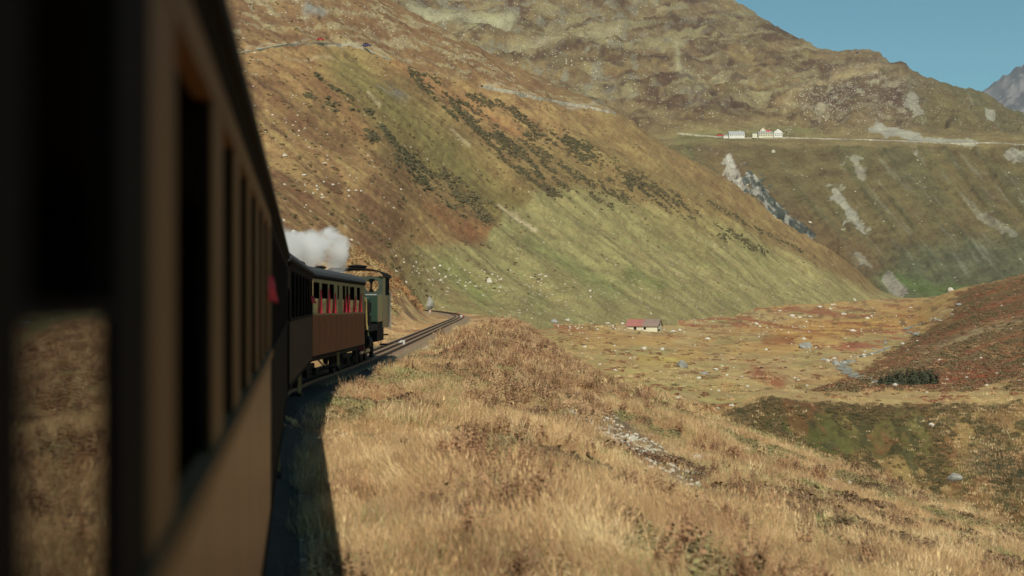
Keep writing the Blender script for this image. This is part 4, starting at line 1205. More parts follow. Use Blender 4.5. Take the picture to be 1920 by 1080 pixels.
def put(name, pr, P, smin, smax, tall=1.0, label=None):
    n = len(P)
    s_ = rng.uniform(smin, smax, n)
    if name in ('dry_grass', 'green_grass'): s_ = s_ * (.20 + 1.35 * fbm(P[:, 0] / 2.3, P[:, 1] / 2.3, 77, 4))
    if name == 'dry_grass': tall = tall * .9
    t = rng.normal(0, .12, (n, 2))
    if name in ('dry_grass', 'green_grass', 'rust_stalks'): t = t + 1.5 * np.stack([fbm(P[:, 0] / 1.4, P[:, 1] / 1.4, 88, 3) - .5, fbm(P[:, 0] / 1.4, P[:, 1] / 1.4, 99, 3) - .5], -1)
    rz = rng.uniform(0, 6.28, n) if name != 'dry_grass' else rng.normal(0, .6, n)
    return scatter(name, pr, P, rz, np.stack([s_, s_, s_ * tall * rng.uniform(.75, 1.2, n)], -1), label, t)

lodn = [(10.5, 24, 19000, .0036, 36, .20), (24, 56, 22000, .0068, 34, .30), (56, 125, 20000, .016, 28, .45)]
for li, (a, b, cnt, w, nb_, sprd) in enumerate(lodn):
    for v in range(3):
        pr = proto('grass_tuft', tuft(10 * li + v, nb_, .26 if v != 1 else .42, sprd, w, 1.4 if v != 1 else .7, .10 if v == 1 else 0), MS['straw'])
        P = bank_points(cnt // 3, a, b, 520 if li < 2 else 560, 2100, lambda X, D, u: bare(X, D) * (1 - .93 * sm(.49, .60, fbm(X / 1.9, D / 2.6, 21, 4))) * np.where(u < 0, D > 50, 1))
        put('dry_grass', pr, P, .7, 1.25, 1.0, 'dry straw coloured grass covering the bank beside the train')
for li, (a, b, cnt, w) in enumerate([(10.5, 26, 900, .007), (26, 60, 1600, .012), (60, 120, 1800, .022)]):
    pr = proto('rust_stalk', stalk(50 + li, 7, .62, w), MS['rust'])
    P = bank_points(cnt * 3, a, b, 560, 1700, lambda X, D, u: bare(X, D) * np.clip(.22 * sm(.56, .68, fbm(X / 2.6, D / 3.4, 301 + li, 3)) + .9 * sm(.3, .8, seg(*bpix(X, D), [(860, 900), (900, 1000), (980, 960)], 60)) * sm(.4, .6, fbm(X * 2, D * 1.6, 305, 2)) + .5 * sm(.3, .8, seg(*bpix(X, D), [(600, 730), (660, 700), (700, 690)], 22)) + .45 * sm(.3, .8, seg(*bpix(X, D), [(880, 660), (960, 650), (1040, 720)], 40)), 0, 1) * (u > 0))
    put('rust_stalks', pr, P, .6, 1.15, 1.0, 'rust brown dock and sorrel stalks standing in the dry grass')
for li, (a, b, cnt, w) in enumerate([(26, 62, 3000, .012), (58, 105, 9000, .022)]):
    pr = proto('willowherb', stalk(70 + li, 9, .44, w), MS['pink'])
    P = bank_points(cnt, a, b, 800, 1300, lambda X, D, u: .38 * sm(.25, .75, seg(*bpix(X, D), [(960, 620), (1040, 670), (1110, 730)] if li else [(900, 720), (1020, 720), (1100, 760)], 34 if li else 50)) * sm(.35, .6, fbm(X / 1.6, D / 2.2, 401, 3)))
    put('faded_willowherb', pr, P, .7, 1.3, 1.0, 'pinkish brown withered flower stems along the crest of the bank')
pr = proto('green_tuft', tuft(91, 26, .22, .2, .009, .8), MS['greeng'])
P = bank_points(16000, 11, 70, 600, 1950, lambda X, D, u: bare(X, D) * sm(.50, .62, fbm(X / 2.4, D / 3.0, 501, 3)))
put('green_grass', pr, P, .7, 1.4, 1.0, 'greener grass tufts mixed into the dry bank')
pr = proto('heather_clump', leafball(95, 160, .38, .38, .28, .05), MS['dark'])
P = bank_points(8000, 14, 90, 640, 2000, lambda X, D, u: .8 * sm(.55, .66, fbm(X / 3.0, D / 4.0, 601, 3)) * (u > 3))
put('brown_heather', pr, P, .5, 1.3, .8, 'brown heather and dead herb clumps on the bank')
pr = proto('weed', leafball(96, 90, .22, .22, .16, .045), foliage('olive_weed', [L3(132, 124, 74), L3(116, 104, 64), L3(150, 128, 84)], nscale=.6, rnd=.9))
put('low_weeds', pr, bank_points(15000, 11, 75, 600, 2000, lambda X, D, u: bare(X, D) * sm(.47, .6, fbm(X / 1.9, D / 2.6, 21, 4)) * .8), .35, 1.3, .8, 'low olive and brown weeds in the gaps of the dry grass')
# knoll behind the engine: rust orange bushes
pr = proto('autumn_shrub', leafball(97, 150, .7, .7, .6, .10), foliage('autumn_orange', [L3(172, 124, 70), L3(150, 104, 60), L3(164, 136, 84)], nscale=.1, rnd=.8))
P = bank_points(3200, 105, 165, 560, 830, lambda X, D, u: .75 * sm(4.5, 7, -u) * sm(.4, .6, fbm(X / 4, D / 6, 701, 3) + .1))
put('orange_shrubs', pr, P, .5, 1.25, .9, 'low orange autumn shrubs on the knoll beyond the engine')

# scatter on lofted land
def loft_points(Lf, n, mask, by_screen=True):
    nr, nc = Lf.px.shape
    w = mask * np.gradient(-Lf.proj_y(), axis=0).clip(0, None) * np.gradient(Lf.px, axis=1)
    w = w * ((Lf.px > 380) & (Lf.px < 1990) & (Lf.proj_y() > -40))
    w = w.ravel(); k = rng.choice(len(w), n, p=w / w.sum())
    r, c_ = k // nc, k % nc
    r = np.minimum(r, nr - 2); c_ = np.minimum(c_, nc - 2)
    fr = rng.uniform(0, 1, n); fc_ = rng.uniform(0, 1, n)
    def il(A): return (A[r, c_] * (1-fr) * (1-fc_) + A[r+1, c_] * fr * (1-fc_) + A[r, c_+1] * (1-fr) * fc_ + A[r+1, c_+1] * fr * fc_)
    return np.stack([il(Lf.X), il(Lf.Y), il(Lf.Z)], -1)

# juniper thickets that follow the fall lines of the hillside
p, y = H.px, H.proj_y()
a_ = p * 0.76 + y * 0.65; b_ = -p * 0.65 + y * 0.76
t1 = fbm(a_ / 44, b_ / 5.0, 811, 3); t2 = fbm(p / 9, y / 7, 821, 3)
jm = np.zeros_like(p)
for pts, w, k in (([(612, 192), (650, 205), (690, 225), (700, 262)], 8, 1.3), ([(690, 215), (745, 285), (770, 310)], 8, 1.0), ([(760, 300), (830, 345), (900, 400)], 24, .8),
                  ([(590, 140), (620, 165), (660, 185)], 4, .5), ([(572, 180), (585, 182)], 4, 1.2), ([(772, 140), (812, 178), (850, 200)], 9, 1.1), ([(850, 200), (900, 235), (950, 290)], 18, .9),
                  ([(880, 182), (950, 205), (985, 225)], 9, .8), ([(1000, 250), (1070, 280), (1110, 300)], 14, 1.2), ([(960, 280), (1060, 335), (1180, 370)], 26, .85),
                  ([(1060, 270), (1160, 320), (1290, 400)], 17, .9), ([(1180, 350), (1300, 415), (1430, 470)], 11, .7), ([(1330, 380), (1420, 430), (1500, 470)], 7, .45),
                  ([(797, 138), (830, 158)], 5, 1.1), ([(910, 265), (1000, 340), (1050, 370)], 12, .5)):
    jm = np.maximum(jm, k * seg(p, y, pts, w, (t2 - .5) * .8))
jm = .04 * sm(.15, .4, jm) + sm(.25, .75, jm * (0.12 + 1.5 * sm(.42, .64, fbm(a_ / 34, b_ / 7, 812, 5))))
for v, (rx, ry, rz) in enumerate([(1.5, 1.1, .7), (2.2, 1.3, .8), (1.1, .9, .6)]):
    pr = proto('juniper_clump', leafball(110 + v, 120, rx, ry, rz, .34), MS['juniper'])
    P = loft_points(H, 2500, jm)
    n = len(P)
    P = P[np.argsort(rng.random(len(P)))]; put('juniper_scrub', pr, P, .12, .85, 1.0, 'dark creeping juniper in streaks down the left hillside')
thin = sm(.62, .74, fbm(a_ / 30, b_ / 4.0, 831, 3)) * (H.rr > .9)
pr = proto('low_shrub', leafball(120, 60, 1.0, .8, .4, .3), foliage('brown_shrub', [L3(104, 82, 52), L3(92, 86, 52), L3(128, 94, 60)], nscale=.02, rnd=.8))
put('hillside_shrubs', pr, loft_points(H, 2600, thin * sm(1650, 1500, p) * (1 - .75 * fan)), .3, .9, 1.0, 'low brown shrubs dotted over the hillside')
# valley: tussocks and dwarf shrubs
p, y = V.px, V.proj_y()
vm = (V.rr > 3) * sm(.52, .66, fbm(p / 30, y / 5, 841, 4)) * (V.D < 900)
pr = proto('dwarf_shrub', leafball(130, 70, .8, .6, .38, .16), foliage('red_bilberry', [L3(140, 82, 54), L3(120, 92, 58), L3(158, 112, 70), L3(112, 104, 60)], nscale=.03, rnd=.9))
put('dwarf_shrubs', pr, loft_points(V, 3600, vm), .3, .95, .7, 'reddish dwarf shrubs across the valley floor')
hm = (V.rr > 3.4) * sm(-10, 20, p - np.interp(y, [515, 545, 595, 640, 690, 740], [1905, 1800, 1775, 1700, 1620, 1500])) * (y < 735) * (.25 + sm(.5, .62, fbm((p + 2.4*y) / 60, (y + .32*p) / 8, 851, 4)))
pr = proto('heath_shrub', leafball(131, 80, .9, .7, .4, .16), foliage('red_heath', [L3(122, 82, 54), L3(112, 88, 56), L3(96, 88, 54), L3(142, 108, 68)], nscale=.025, rnd=.9))
put('red_heath', pr, loft_points(V, 2600, hm), .35, 1.3, .8, 'red brown heath covering the slope on the right')
gm = (V.rr > .8) * (V.rr < 3.0) * (p > 1340) * (.14 + sm(.46, .60, fbm(V.X / 3, V.Z / 2.4, 861, 4)))
for v in range(2):
    pr = proto('scrub_clump', leafball(140 + v, 170, .9, .7, .5, .11), MS['scrub'])
    put('gully_scrub', pr, loft_points(V, 1700, gm ** 1.4), .12, .62, .9, 'dark green and brown scrub on the bank of the gully')
pr = proto('turf_tuft', tuft(150, 22, .42, .5, .03, .7), MS['straw'])
put('valley_grass', pr, loft_points(V, 6000, ((V.D < 260) * np.where((V.rr > 2.8) | (p > 1700) | (p < 1340), 1, .3) * (V.rr > .8)) * (.3 + sm(.4, .6, fbm(V.X / 6, V.Y / 8, 871, 3)))), .5, 1.2, 1.0, 'dry grass tufts on the near valley floor')

# ------------------------------------------------------------------ boulders
def rock_mesh(name, seed, mat, sub=2, sq=(1, 1, .7)):
    import bmesh
    bm = bmesh.new(); bmesh.ops.create_icosphere(bm, subdivisions=sub, radius=1)
    rd = random.Random(seed)
    cuts = [(Vector((rd.uniform(-1, 1), rd.uniform(-1, 1), rd.uniform(-.6, 1))).normalized(), rd.uniform(.55, .85)) for _ in range(9)]
    for v in bm.verts:
        for n_, d_ in cuts:
            t = v.co.dot(n_)
            if t > d_: v.co -= n_ * (t - d_) * .9
        v.co = Vector((v.co.x * sq[0], v.co.y * sq[1], v.co.z * sq[2])) * (1 + .05 * rd.uniform(-1, 1))
    me = bpy.data.meshes.new(name); bm.to_mesh(me); bm.free(); me.materials.append(mat)
    return me
RK = [rock_mesh('boulder', s_, M['rock'], 2, q) for s_, q in ((1, (1, .8, .6)), (2, (1.1, .9, .5)), (3, (.9, 1, .8)), (4, (1.2, .8, .55)))]
RG = [rock_mesh('boulder', s_, M['rock2'], 2, q) for s_, q in ((5, (1, .8, .7)), (6, (1.2, .9, .55)))]
RD = [rock_mesh('boulder', 9, M['rock3'], 2, (1, .8, .6))]
def where(P, marks):
    px = 960 + P[0] / P[1] * F
    for lim, txt in marks:
        if px < lim: return txt
    return marks[-1][1]
def sized(ks, k): return ('small', 'middling', 'large')[0 if k <= ks[len(ks)//3] else 1 if k < ks[-1] else 2]
def boulder(P, size, label, group=None, me=None, hz=1.0):
    o = bpy.data.objects.new('boulder', me or random.choice(RK)); COL.objects.link(o)
    o.location = (P[0], P[1], P[2] + size * .12)
    o.scale = (size / 2, size / 2, size / 2 * hz); o.rotation_euler = (random.uniform(-.2, .2), random.uniform(-.2, .2), random.uniform(0, 6.28))
    return tag(o, label, 'boulder', group)
pyr = rock_mesh('boulder', 12, M['rock2'], 2, (.85, .7, 1.0))
for v in pyr.vertices:
    f = max(.12, 1.15 - .85 * (v.co.z + .35)); v.co.x *= min(f, 1.2); v.co.y *= min(f, 1.2)
special = [  # px, y of its foot, width in px, land, label, mesh, height factor
 (805, 568, 20, 'bank2', 'grey pointed boulder standing beyond the far end of the track', pyr, 1.5),
 (1279, 688, 29, V, 'large pale domed boulder lying alone on the green valley meadow', RG[0], 1.0),
 (1241, 657, 12, V, 'small pale boulder, right one of a pair below the barn', None, 1.2),
 (1207, 655, 14, V, 'small white boulder, left one of a pair below the barn', None, 1.2),
 (1321, 703, 17, V, 'grey boulder in a small cluster right of the domed boulder', RG[1], .9),
 (1309, 710, 11, V, 'little white stone at the lower left of the boulder cluster', None, .9),
 (1342, 694, 14, V, 'flat pale stone at the upper right of the boulder cluster', RK[1], .7),
 (1509, 652, 28, V, 'broad grey slab of rock beside the stream flats', RG[1], 1.0),
 (1568, 685, 17, V, 'upright pale grey boulder on the stream bank', RG[0], 1.6),
 (1730, 556, 20, V, 'large dark grey boulder at the far end of the valley', RG[0], 1.3),
 (1783, 546, 15, V, 'pale block of rock on the green flat at the far valley end', None, 1.0),
 (1797, 573, 14, V, 'grey boulder at the upper end of the stony stream bed', RG[1], 1.0),
 (1187, 828, 27, 'bank', 'large white stone at the lower edge of the bare stony strip', RK[0], .8),
 (1122, 806, 20, 'bank', 'white stone at the middle of the bare stony strip', RK[1], .8),
 (1305, 862, 30, 'bank', 'half buried pale stone in the grass right of the stony strip', RK[3], .7),
 (1421, 940, 24, 'bank', 'pale stone in the foreground grass at lower right', RK[0], .9),
 (1593, 908, 12, 'bank', 'bright white stone near the edge of the gully', RK[2], 1.2),
 (1563, 902, 11, 'bank', 'dull white stone just left of the bright white one', RK[2], .9),
 (1478, 1030, 20, 'bank', 'grey stone sunk in the grass near the bottom edge', RG[0], .7),
 (1732, 1030, 20, 'bank', 'grey green stone sunk in grass at the bottom right', RG[1], .6),
 (1665, 998, 16, 'bank', 'small pale stone on the grass slope at lower right', RK[1], .7),
 (1790, 898, 27, V, 'tilted blue grey boulder on the far gully bank', RG[1], 1.1),
 (1746, 799, 13, V, 'white stone on the dark scrub of the gully bank', None, 1.0),
 (1372, 762, 13, V, 'white stone on the red rim at the head of the gully', None, .8),
 (1346, 768, 10, V, 'smaller white stone left of the red gully rim', None, .8),
 (1678, 724, 11, V, 'pinkish white stone below the dark willow bush', None, 1.6),
 (1427, 691, 9, V, 'small dark rock on the pale meadow above the rust patch', RD[0], 1.0),
 (1473, 690, 7, V, 'second small dark rock further right on the pale meadow', RD[0], .8),
 (1511, 736, 6, V, 'tiny dark rock on the rim of the terrace', RD[0], 1.2),
 (1383, 712, 6, V, 'tiny dark rock left of the rust coloured patch', RD[0], 1.0),
 (1065, 604, 16, V, 'pale block in the boulder field left of the barn', None, 1.1),
 (1040, 606, 18, V, 'grey boulder beside the pale block left of the barn', RG[0], 1.1),
 (1138, 608, 14, V, 'flat white slab just left of the barn', RK[1], .6),
 (918, 530, 15, H, 'largest white boulder at the foot of the green slope', RK[2], 1.2),
 (571, 330, 12, H, 'white boulder on the hillside close to the coach roof', RK[0], .8),
 (608, 308, 13, H, 'long pale boulder upslope of the white one by the coach roof', RK[3], .6),
 (535, 293, 11, H, 'pale boulder on the hillside just right of the coach roof edge', RK[0], .9),
 (1450, 285, 8, B, 'lone pale boulder on the far slope under the hotel', None, 1.2),
 (1518, 418, 8, B, 'lone white boulder on the far slope right of the cliff', None, 1.0),
]
for (px, yy, w, land, lab, me, hz) in special:
    if land == 'bank': P = bank_hit(px, yy)
    elif land == 'bank2': P = Vector(((px - 960) / F * 215, 215, (HY - yy) / F * 215))
    else: P = land.at(px, yy)
    if P is None: continue
    boulder(P, w / F * P.y * 1.05, lab, None, me, hz)
p, y = V.px, V.proj_y()
bandm = sm(640, 615, y) * sm(552, 562, y) * (p > 880) * (p < 1720) * sm(.42, .6, fbm(p / 60, y / 9, 901, 3)) * (V.D < 900)
for P in loft_points(V, 84, bandm):
    k = random.choice([3.5, 4.5, 6, 8])
    boulder(P, k * 1.35 / F * P[1], sized([3.5, 4.5, 6, 8], k) + ' pale boulder among red dwarf shrubs, ' + where(P, [(1040, 'close behind the crest of the grass bank'), (1170, 'left of the barn'), (1300, 'behind or just right of the barn'), (1450, 'midway across the valley'), (1600, 'right of midway on the golden flats'), (9999, 'near the mouth of the red hill')]), 'boulders strewn across the valley floor')
for P in loft_points(V, 34, sm(.3, .7, seg(p, y, [(1500, 645), (1560, 680), (1640, 662), (1700, 640), (1740, 612), (1800, 580)], 9))):
    k = random.choice([4, 5, 7, 9])
    boulder(P, k * 1.2 / F * P[1], sized([4, 5, 7, 9], k) + ' pale stone in the stream bed, ' + where(P, [(1560, 'beside the broad grey slab'), (1640, 'by the first white water'), (1720, 'between the two bends'), (9999, 'at the upper stony reach')]), 'stones in the stream bed', random.choice(RK + RG))
for P in loft_points(V, 22, ((V.rr > 4.2) & (V.rr < 6.2) & (p > 1000) & (p < 1600)) * 1.0):
    k = random.choice([3.5, 4.5, 6])
    boulder(P, k * 1.2 / F * P[1], sized([3.5, 4.5, 6], k) + ' white stone on the meadow, ' + where(P, [(1180, 'left of the barn front'), (1300, 'in front of the barn'), (1440, 'near the domed boulder'), (9999, 'towards the stream')]), 'stones on the meadow')
p, y = H.px, H.proj_y()
for P in loft_points(H, 44, sm(.25, .7, seg(p, y, [(720, 500), (830, 515), (960, 530), (1100, 545)], 20))):
    k = random.choice([3, 3.5, 4.5, 6])
    boulder(P, k * 1.15 / F * P[1], sized([3, 3.5, 4.5, 6], k) + ' pale boulder at the foot of the green slope, ' + where(P, [(800, 'above the pointed grey boulder'), (900, 'above the bend of the track'), (1000, 'above the crest of the bank'), (9999, 'where the bright green streak ends')]), 'boulders at the foot of the slope')
for P in loft_points(H, 46, sm(.3, .7, seg(p, y, [(470, 150), (560, 260), (600, 330), (700, 380)], 60))):
    k = random.choice([3, 3.5, 4.5, 6])
    boulder(P, k * 1.1 / F * P[1], sized([3, 3.5, 4.5, 6], k) + ' pale boulder on the brown hillside, ' + where(P, [(520, 'hard by the coach roof'), (600, 'left of the juniper streaks'), (680, 'under the first juniper streak'), (9999, 'above the steam plume')]), 'boulders on the upper hillside')
# pebbles and stones too many to count
pebble = proto('stone', MB(), M['rock']); pebble.data = rock_mesh('stone', 31, M['rock'], 1, (1, .8, .6))
put('scattered_stones', pebble, loft_points(V, 900, bandm + .04 * (V.rr > 4)), .10, .45, 1, 'small pale stones scattered over the valley')
up = sm(-10, 25, np.interp(p, [400, 560, 700, 900, 1157, 1280], [85, 70, 105, 165, 218, 290]) - y)
put('hillside_stones', pebble, loft_points(H, 620, .03 + up * sm(.5, .62, fbm((p + y*1.1) / 46, (y - p*.36) / 5, 251, 4)) + .3 * sm(.2, .7, seg(p, y, [(720, 505), (1000, 535)], 26)) + .1 * seg(p, y, [(460, 200), (620, 340)], 60)), .15, .65, 1, 'pale stones scattered over the hillside')
p, y = B.px, B.proj_y()
put('mountain_stones', pebble, loft_points(B, 900, (B.rr > 5) * sm(.52, .64, fbm(p / 30, y / 9, 911, 4)) * (.4 + seg(p, y, [(1540, 190), (1640, 185)], 50) * 2)), .45, 1.3, 1, 'pale stones scattered over the mountain')
pb2 = proto('stone', MB(), M['rock']); pb2.data = RK[1]
put('bank_stones', pb2, bank_points(420, 11, 60, 640, 1900, lambda X, D, u: .5 + .5 * (fbm(X / 3, D / 3, 66) > .55)), .02, .11, .8, 'small pale stones lying in the dry grass')
Pb = bank_points(2600, 14, 60, 1000, 1420, lambda X, D, u: sm(.3, .8, seg(*bpix(X, D), [(1085, 765), (1160, 815), (1240, 870), (1310, 905)], 26)))
put('strip_stones', pebble, Pb, .03, .13, .8, 'small stones lying on the bare strip of soil')

# dark willow bush by the stream
P = V.at(1706, 721)
sz = 115 / F * P.y
bush = empty('willow_bush', P, label='dense dark green bush beside the stream, the only big one in the valley', cat='bush')
mb = MB()
for k, (ox, oy, rx, rz, n_) in enumerate([(-.40, 0, .16, .14, 500), (-.22, .04, .20, .22, 900), (.0, 0, .24, .27, 1300), (.22, .05, .22, .30, 1300), (.38, .02, .14, .24, 600), (.1, -.06, .2, .2, 800)]):
    q = leafball(200 + k, n_, rx * sz, rx * sz * .8, rz * sz, .17)
    mb.add([(x + ox * sz, y_ + oy * sz, z) for x, y_, z in q.v], q.f)
mb.build('crown', MS['bush'], bush)
st = MB(); rd = random.Random(5)
for _ in range(26):
    x = rd.uniform(-.45, .42) * sz; st.bar((x, rd.uniform(-.5, .5), -.6), (x + rd.uniform(-.6, .6), rd.uniform(-1, 1), 1.6), .09, n=5)
st.build('stem', M['darkpost'], bush)

# ------------------------------------------------------------------ buildings
def gable(name, P, w, d, h, rise, rz, wall, roof, label, cat='house', ridge='x', wins=(), chim=None, group=None, roofs=None):
    r = empty(name, (P[0], P[1], P[2]), rz, label, cat, group)
    if ridge == 'x':
        b = MB().box(-w/2, w/2, -d/2, d/2, -2, h)
        b.add([(-w/2, -d/2, h), (-w/2, d/2, h), (-w/2, 0, h + rise), (w/2, -d/2, h), (w/2, d/2, h), (w/2, 0, h + rise)], [(0, 1, 2), (3, 5, 4)])
        b.build('wall', wall, r)
        o_, t = .35, .18; sl = rise / (d / 2)
        for sgn in (-1, 1):
            mats = roofs if roofs else [(-w/2 - o_, w/2 + o_, roof)]
            for (xa, xb, mt) in mats:
                ye = sgn * (d/2 + o_); ze_ = h - o_ * sl
                MB().add([(xa, ye, ze_), (xb, ye, ze_), (xb, 0, h + rise + .02), (xa, 0, h + rise + .02), (xa, ye, ze_ + t), (xb, ye, ze_ + t), (xb, 0, h + rise + t), (xa, 0, h + rise + t)],
                         [(0,3,2,1),(4,5,6,7),(0,1,5,4),(1,2,6,5),(2,3,7,6),(3,0,4,7)]).build('roof', mt, r)
    else:
        b = MB().box(-w/2, w/2, -d/2, d/2, -2, h)
        b.add([(-w/2, -d/2, h), (w/2, -d/2, h), (0, -d/2, h + rise), (-w/2, d/2, h), (w/2, d/2, h), (0, d/2, h + rise)], [(0, 1, 2), (3, 5, 4)])
        b.build('wall', wall, r)
        o_, t = .4, .3; sl = rise / (w / 2)
        for sgn in (-1, 1):
            xe = sgn * (w/2 + o_); ze_ = h - o_ * sl
            MB().add([(xe, -d/2-o_, ze_), (xe, d/2+o_, ze_), (0, d/2+o_, h+rise+.02), (0, -d/2-o_, h+rise+.02), (xe, -d/2-o_, ze_+t), (xe, d/2+o_, ze_+t), (0, d/2+o_, h+rise+t), (0, -d/2-o_, h+rise+t)],
                     [(0,1,2,3),(4,7,6,5),(0,4,5,1),(1,5,6,2),(2,6,7,3),(3,7,4,0)]).build('roof', roof, r)
    for (x, z, ww, hh) in wins:
        f = MB().box(x - ww/2 - .08, x + ww/2 + .08, -d/2 - .06, -d/2 - .01, z - hh/2 - .08, z + hh/2 + .08).build('window', M['cream'], r)
        MB().box(x - ww/2, x + ww/2, -d/2 - .08, -d/2 - .062, z - hh/2, z + hh/2).build('pane', M['steel_black'], f)
    if chim: MB().box(chim - .5, chim + .5, .2, 1.2, h + rise - 1.2, h + rise + 1.4).build('chimney', wall, r)
    return r
wall_w = plain('white_render', L3(214, 212, 202), .9, var=.12, scale=.4)
wall_y = plain('cream_render', L3(206, 202, 176), .9, var=.12, scale=.4)
roof_g = plain('grey_sheet_roof', L3(158, 162, 158), .7, var=.12, scale=.3)
roof_d = plain('dark_slate_roof', L3(84, 80, 80), .8, var=.15, scale=.5)
roof_r = plain('red_sheet_roof', L3(160, 104, 94), .8, var=.15, scale=.4)
roof_b = plain('brown_sheet_roof', L3(136, 116, 104), .8, var=.15, scale=.4)
def up_at(land, px, yy): return land.at(px, yy)
Ph = up_at(B, 1420, 259.0); Dh = Ph.y - 6
def hx(px): return (px - 960) / F * Dh
def hz_(y_): return (HY - y_) / F * Dh
m1 = Dh / F       # metres per photo pixel there
def hb(px0, px1, ybot, yeave, ytop, *a, dy=0, **k):
    P = (hx((px0 + px1) / 2), Dh + dy, hz_(ybot))
    return P, (px1 - px0) * m1, (ybot - yeave) * m1, (yeave - ytop) * m1
P, w, h, ri = hb(1366, 1395, 257.5, 252, 246.5)
gable('alpine_building', P, w, 9, h, ri, .0, wall_w, roof_g, 'long low white building with grey roof, leftmost beside the mountain road', wins=[(x, h * .55, .9, 1.1) for x in np.linspace(-w*.4, w*.4, 7)], chim=w*.25)
P, w, h, ri = hb(1356, 1365, 258.5, 255, 253)
gable('alpine_shed', P, w, 5, h, ri, .0, wall_w, roof_g, 'small white shed at the left end of the long low building', 'shed')
P, w, h, ri = hb(1410, 1419, 256.5, 250.8, 249.6)
gable('alpine_cabin', P, w, 6, h, ri, .0, wall_y, roof_g, 'small cream cube of a cabin left of the mountain hotel', 'cabin')
P, w, h, ri = hb(1421, 1448, 257, 250, 247)
gable('alpine_hotel', P, w, 9, h, ri, .0, wall_y, roof_g, 'long cream hotel wing with rows of windows by the mountain road', 'hotel', wins=[(x, z, .9, 1.1) for x in np.linspace(-w*.42, w*.42, 8) for z in (h*.3, h*.72)])
P, w, h, ri = hb(1427.5, 1438, 257, 242.5, 237.5, dy=11)
gable('hotel_tower', P, w, 8, h, ri, .0, wall_y, roof_r, 'tall narrow cream house with red roof rising behind the hotel wing', ridge='y', wins=[(0, h*.8, .9, 1.1), (-2, h*.8, .9, 1.1), (2, h*.8, .9, 1.1)])
P, w, h, ri = hb(1438.5, 1447, 257, 247, 243, dy=8)
gable('red_roofed_annex', P, w, 7, h, ri, .0, wall_y, plain('bright_red_roof', L3(196, 52, 58), .7), 'low annex with bright red roof between the tower and the gabled house', 'annex')
P, w, h, ri = hb(1448.5, 1464.5, 257.5, 248.5, 242.5, dy=-2)
gable('gabled_house', P, w, 12, h, ri, .0, wall_w, roof_d, 'big white house with dark gable roof, rightmost of the hotel group', ridge='y', wins=[(x, z, .9, 1.2) for x in np.linspace(-w*.34, w*.34, 4) for z in (h*.25, h*.6)])
P, w, h, ri = hb(1487, 1497, 247.6, 244, 240.5, dy=50)
gable('stone_hut', P, w, 6, h, ri, .12, wall_w, roof_d, 'little grey roofed hut standing alone right of the hotel', 'hut')
Pk_ = B.at(1607, 100.5)
if Pk_ is not None: gable('ridge_hut', (Pk_.x, Pk_.y, Pk_.z), 4.5, 4, 2.2, 1.4, 0, M['rock3'], roof_d, 'tiny dark hut on the skyline of the mountain', 'hut')

# barn on the valley floor
Pb_ = V.at(1208, 619)
mB = Pb_.y / F
bw = 58 * mB
barn = gable('stone_barn', (Pb_.x, Pb_.y, Pb_.z), bw, 6.5, 8.5 * mB, 11 * mB, -.32, wall_y, roof_b, 'stone barn with half red half brown roof, alone on the valley floor', 'barn', wins=[(-bw*.22, 4*mB, .7, .8), (bw*.1, 4*mB, .6, .6)],
             roofs=[(-bw/2 - .35, bw * .02, roof_r), (bw * .02, bw/2 + .35, roof_b)])
f = MB().box(bw/2 + .01, bw/2 + .06, -.5, .4, 8*mB, 12*mB).build('gable_opening', M['steel_black'], barn)
MB().box(bw/2 + .01, bw/2 + .06, -2.4, .9, -.3, 2.0*mB).build('gable_foot_shadow', M['steel_black'], barn)  # dark slab standing in for the shadow at the gable's foot
MB().box(-bw/2 - .2, bw*.0, -.25, .25, 19.6*mB + .1, 19.6*mB + .35).build('ridge_cap', M['cream'], barn)

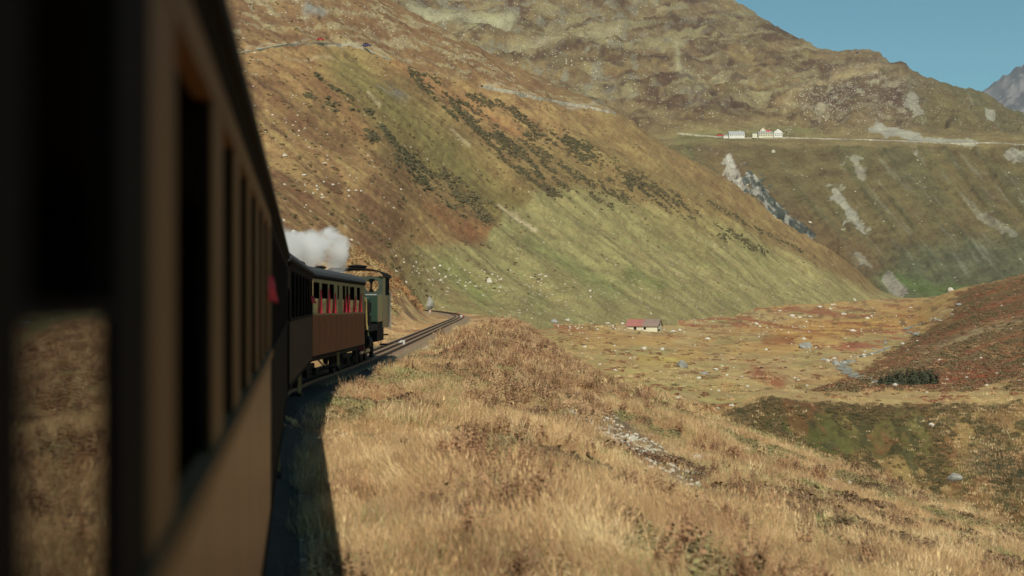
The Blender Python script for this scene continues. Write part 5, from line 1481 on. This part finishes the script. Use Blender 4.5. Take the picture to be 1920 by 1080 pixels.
# arched bridge at the far end of the valley
Pq = V.at(1684, 553)
if Pq is not None:
    D_ = Pq.y - 10; X_ = (1684 - 960) / F * D_; zt = (HY - 547.5) / F * D_
    br = empty('arched_bridge', (X_, D_, zt), 0, 'low pale stone bridge with three dark arches at the far valley end', 'bridge')
    L_ = 13.5; mb = MB(); n = 12
    poly_t = []
    bays = 3; bw_ = L_ / bays
    for k in range(bays):
        a = -L_/2 + k * bw_; r_ = bw_ * .36; cx = a + bw_/2
        for yy0, yy1 in ((-1.5, 1.5),):
            prev = None
            for i in range(n + 1):
                t = math.pi * i / n; x = cx - r_ * math.cos(t); z = -3.2 + r_ * 1.25 * math.sin(t)
                if prev: mb.box(prev[0], x, yy0, yy1, max(prev[1], z), 0)
                prev = (x, z)
        mb.box(a, cx - r_, -1.5, 1.5, -6, 0); mb.box(cx + r_, a + bw_, -1.5, 1.5, -6, 0)
    mb.build('arches', wall_y, br)
    MB().box(-L_/2 - 4, L_/2 + 2, -1.8, 1.8, .01, .5).build('deck', roof_d, br)
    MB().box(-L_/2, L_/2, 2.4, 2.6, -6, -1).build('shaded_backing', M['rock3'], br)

# cars on the mountain roads
def small_car(P, paint, label, rz, k=1.0):
    r = empty('parked_car', P, rz, label, 'car')
    MB().prism([(-2.1*k, .35*k), (2.1*k, .35*k), (2.1*k, .8*k), (1.3*k, .95*k), (-2.1*k, 1.0*k)], -.85*k, .85*k).build('body', paint, r)
    MB().prism([(-1.7*k, 1.0*k), (1.1*k, .96*k), (.5*k, 1.5*k), (-1.3*k, 1.52*k)], -.75*k, .75*k).build('cabin', M['steel_black'], r)
    for x in (-1.3, 1.3):
        for s_ in (-.8, .8): MB().lathe((x*k, s_*k, .33*k), [(.33*k, -.1), (.33*k, .1)], 'y', 12).build('wheel', M['steel_black'], r)
for land, px, yy, col, lab, rz, k in ((H, 603, 84.5, (190, 40, 40), 'tiny red car on the bend of the mountain road above the coaches', .1, .75),
                                      (H, 689, 95.5, (84, 78, 130), 'bluish vehicle on the mountain road right of the red car', -.6, 1.0),
                                      (B, 1350, 258.5, (186, 70, 52), 'orange red vehicle parked at the left end of the mountain hotel', 0, 2.2)):
    P = land.at(px, yy)
    if P is not None:
        P.z += 1.5; P.y -= 3
        small_car(P, plain('car_paint', L3(*col), .3, var=.05), lab, rz, k)

# ------------------------------------------------------------------ haze
hz_m = bpy.data.materials.new('haze'); hz_m.use_nodes = True
nt = hz_m.node_tree; nt.nodes.clear()
out = nt.nodes.new('ShaderNodeOutputMaterial'); pv = nt.nodes.new('ShaderNodeVolumePrincipled')
pv.inputs['Color'].default_value = (.80, .88, 1, 1); pv.inputs['Density'].default_value = 0.000035; pv.inputs['Anisotropy'].default_value = 0.0
nt.links.new(pv.outputs[0], out.inputs['Volume'])
hz = MB().box(-9100, 9100, -4100, 9100, -36, 1700).build('haze', hz_m)
hz['kind'] = 'stuff'
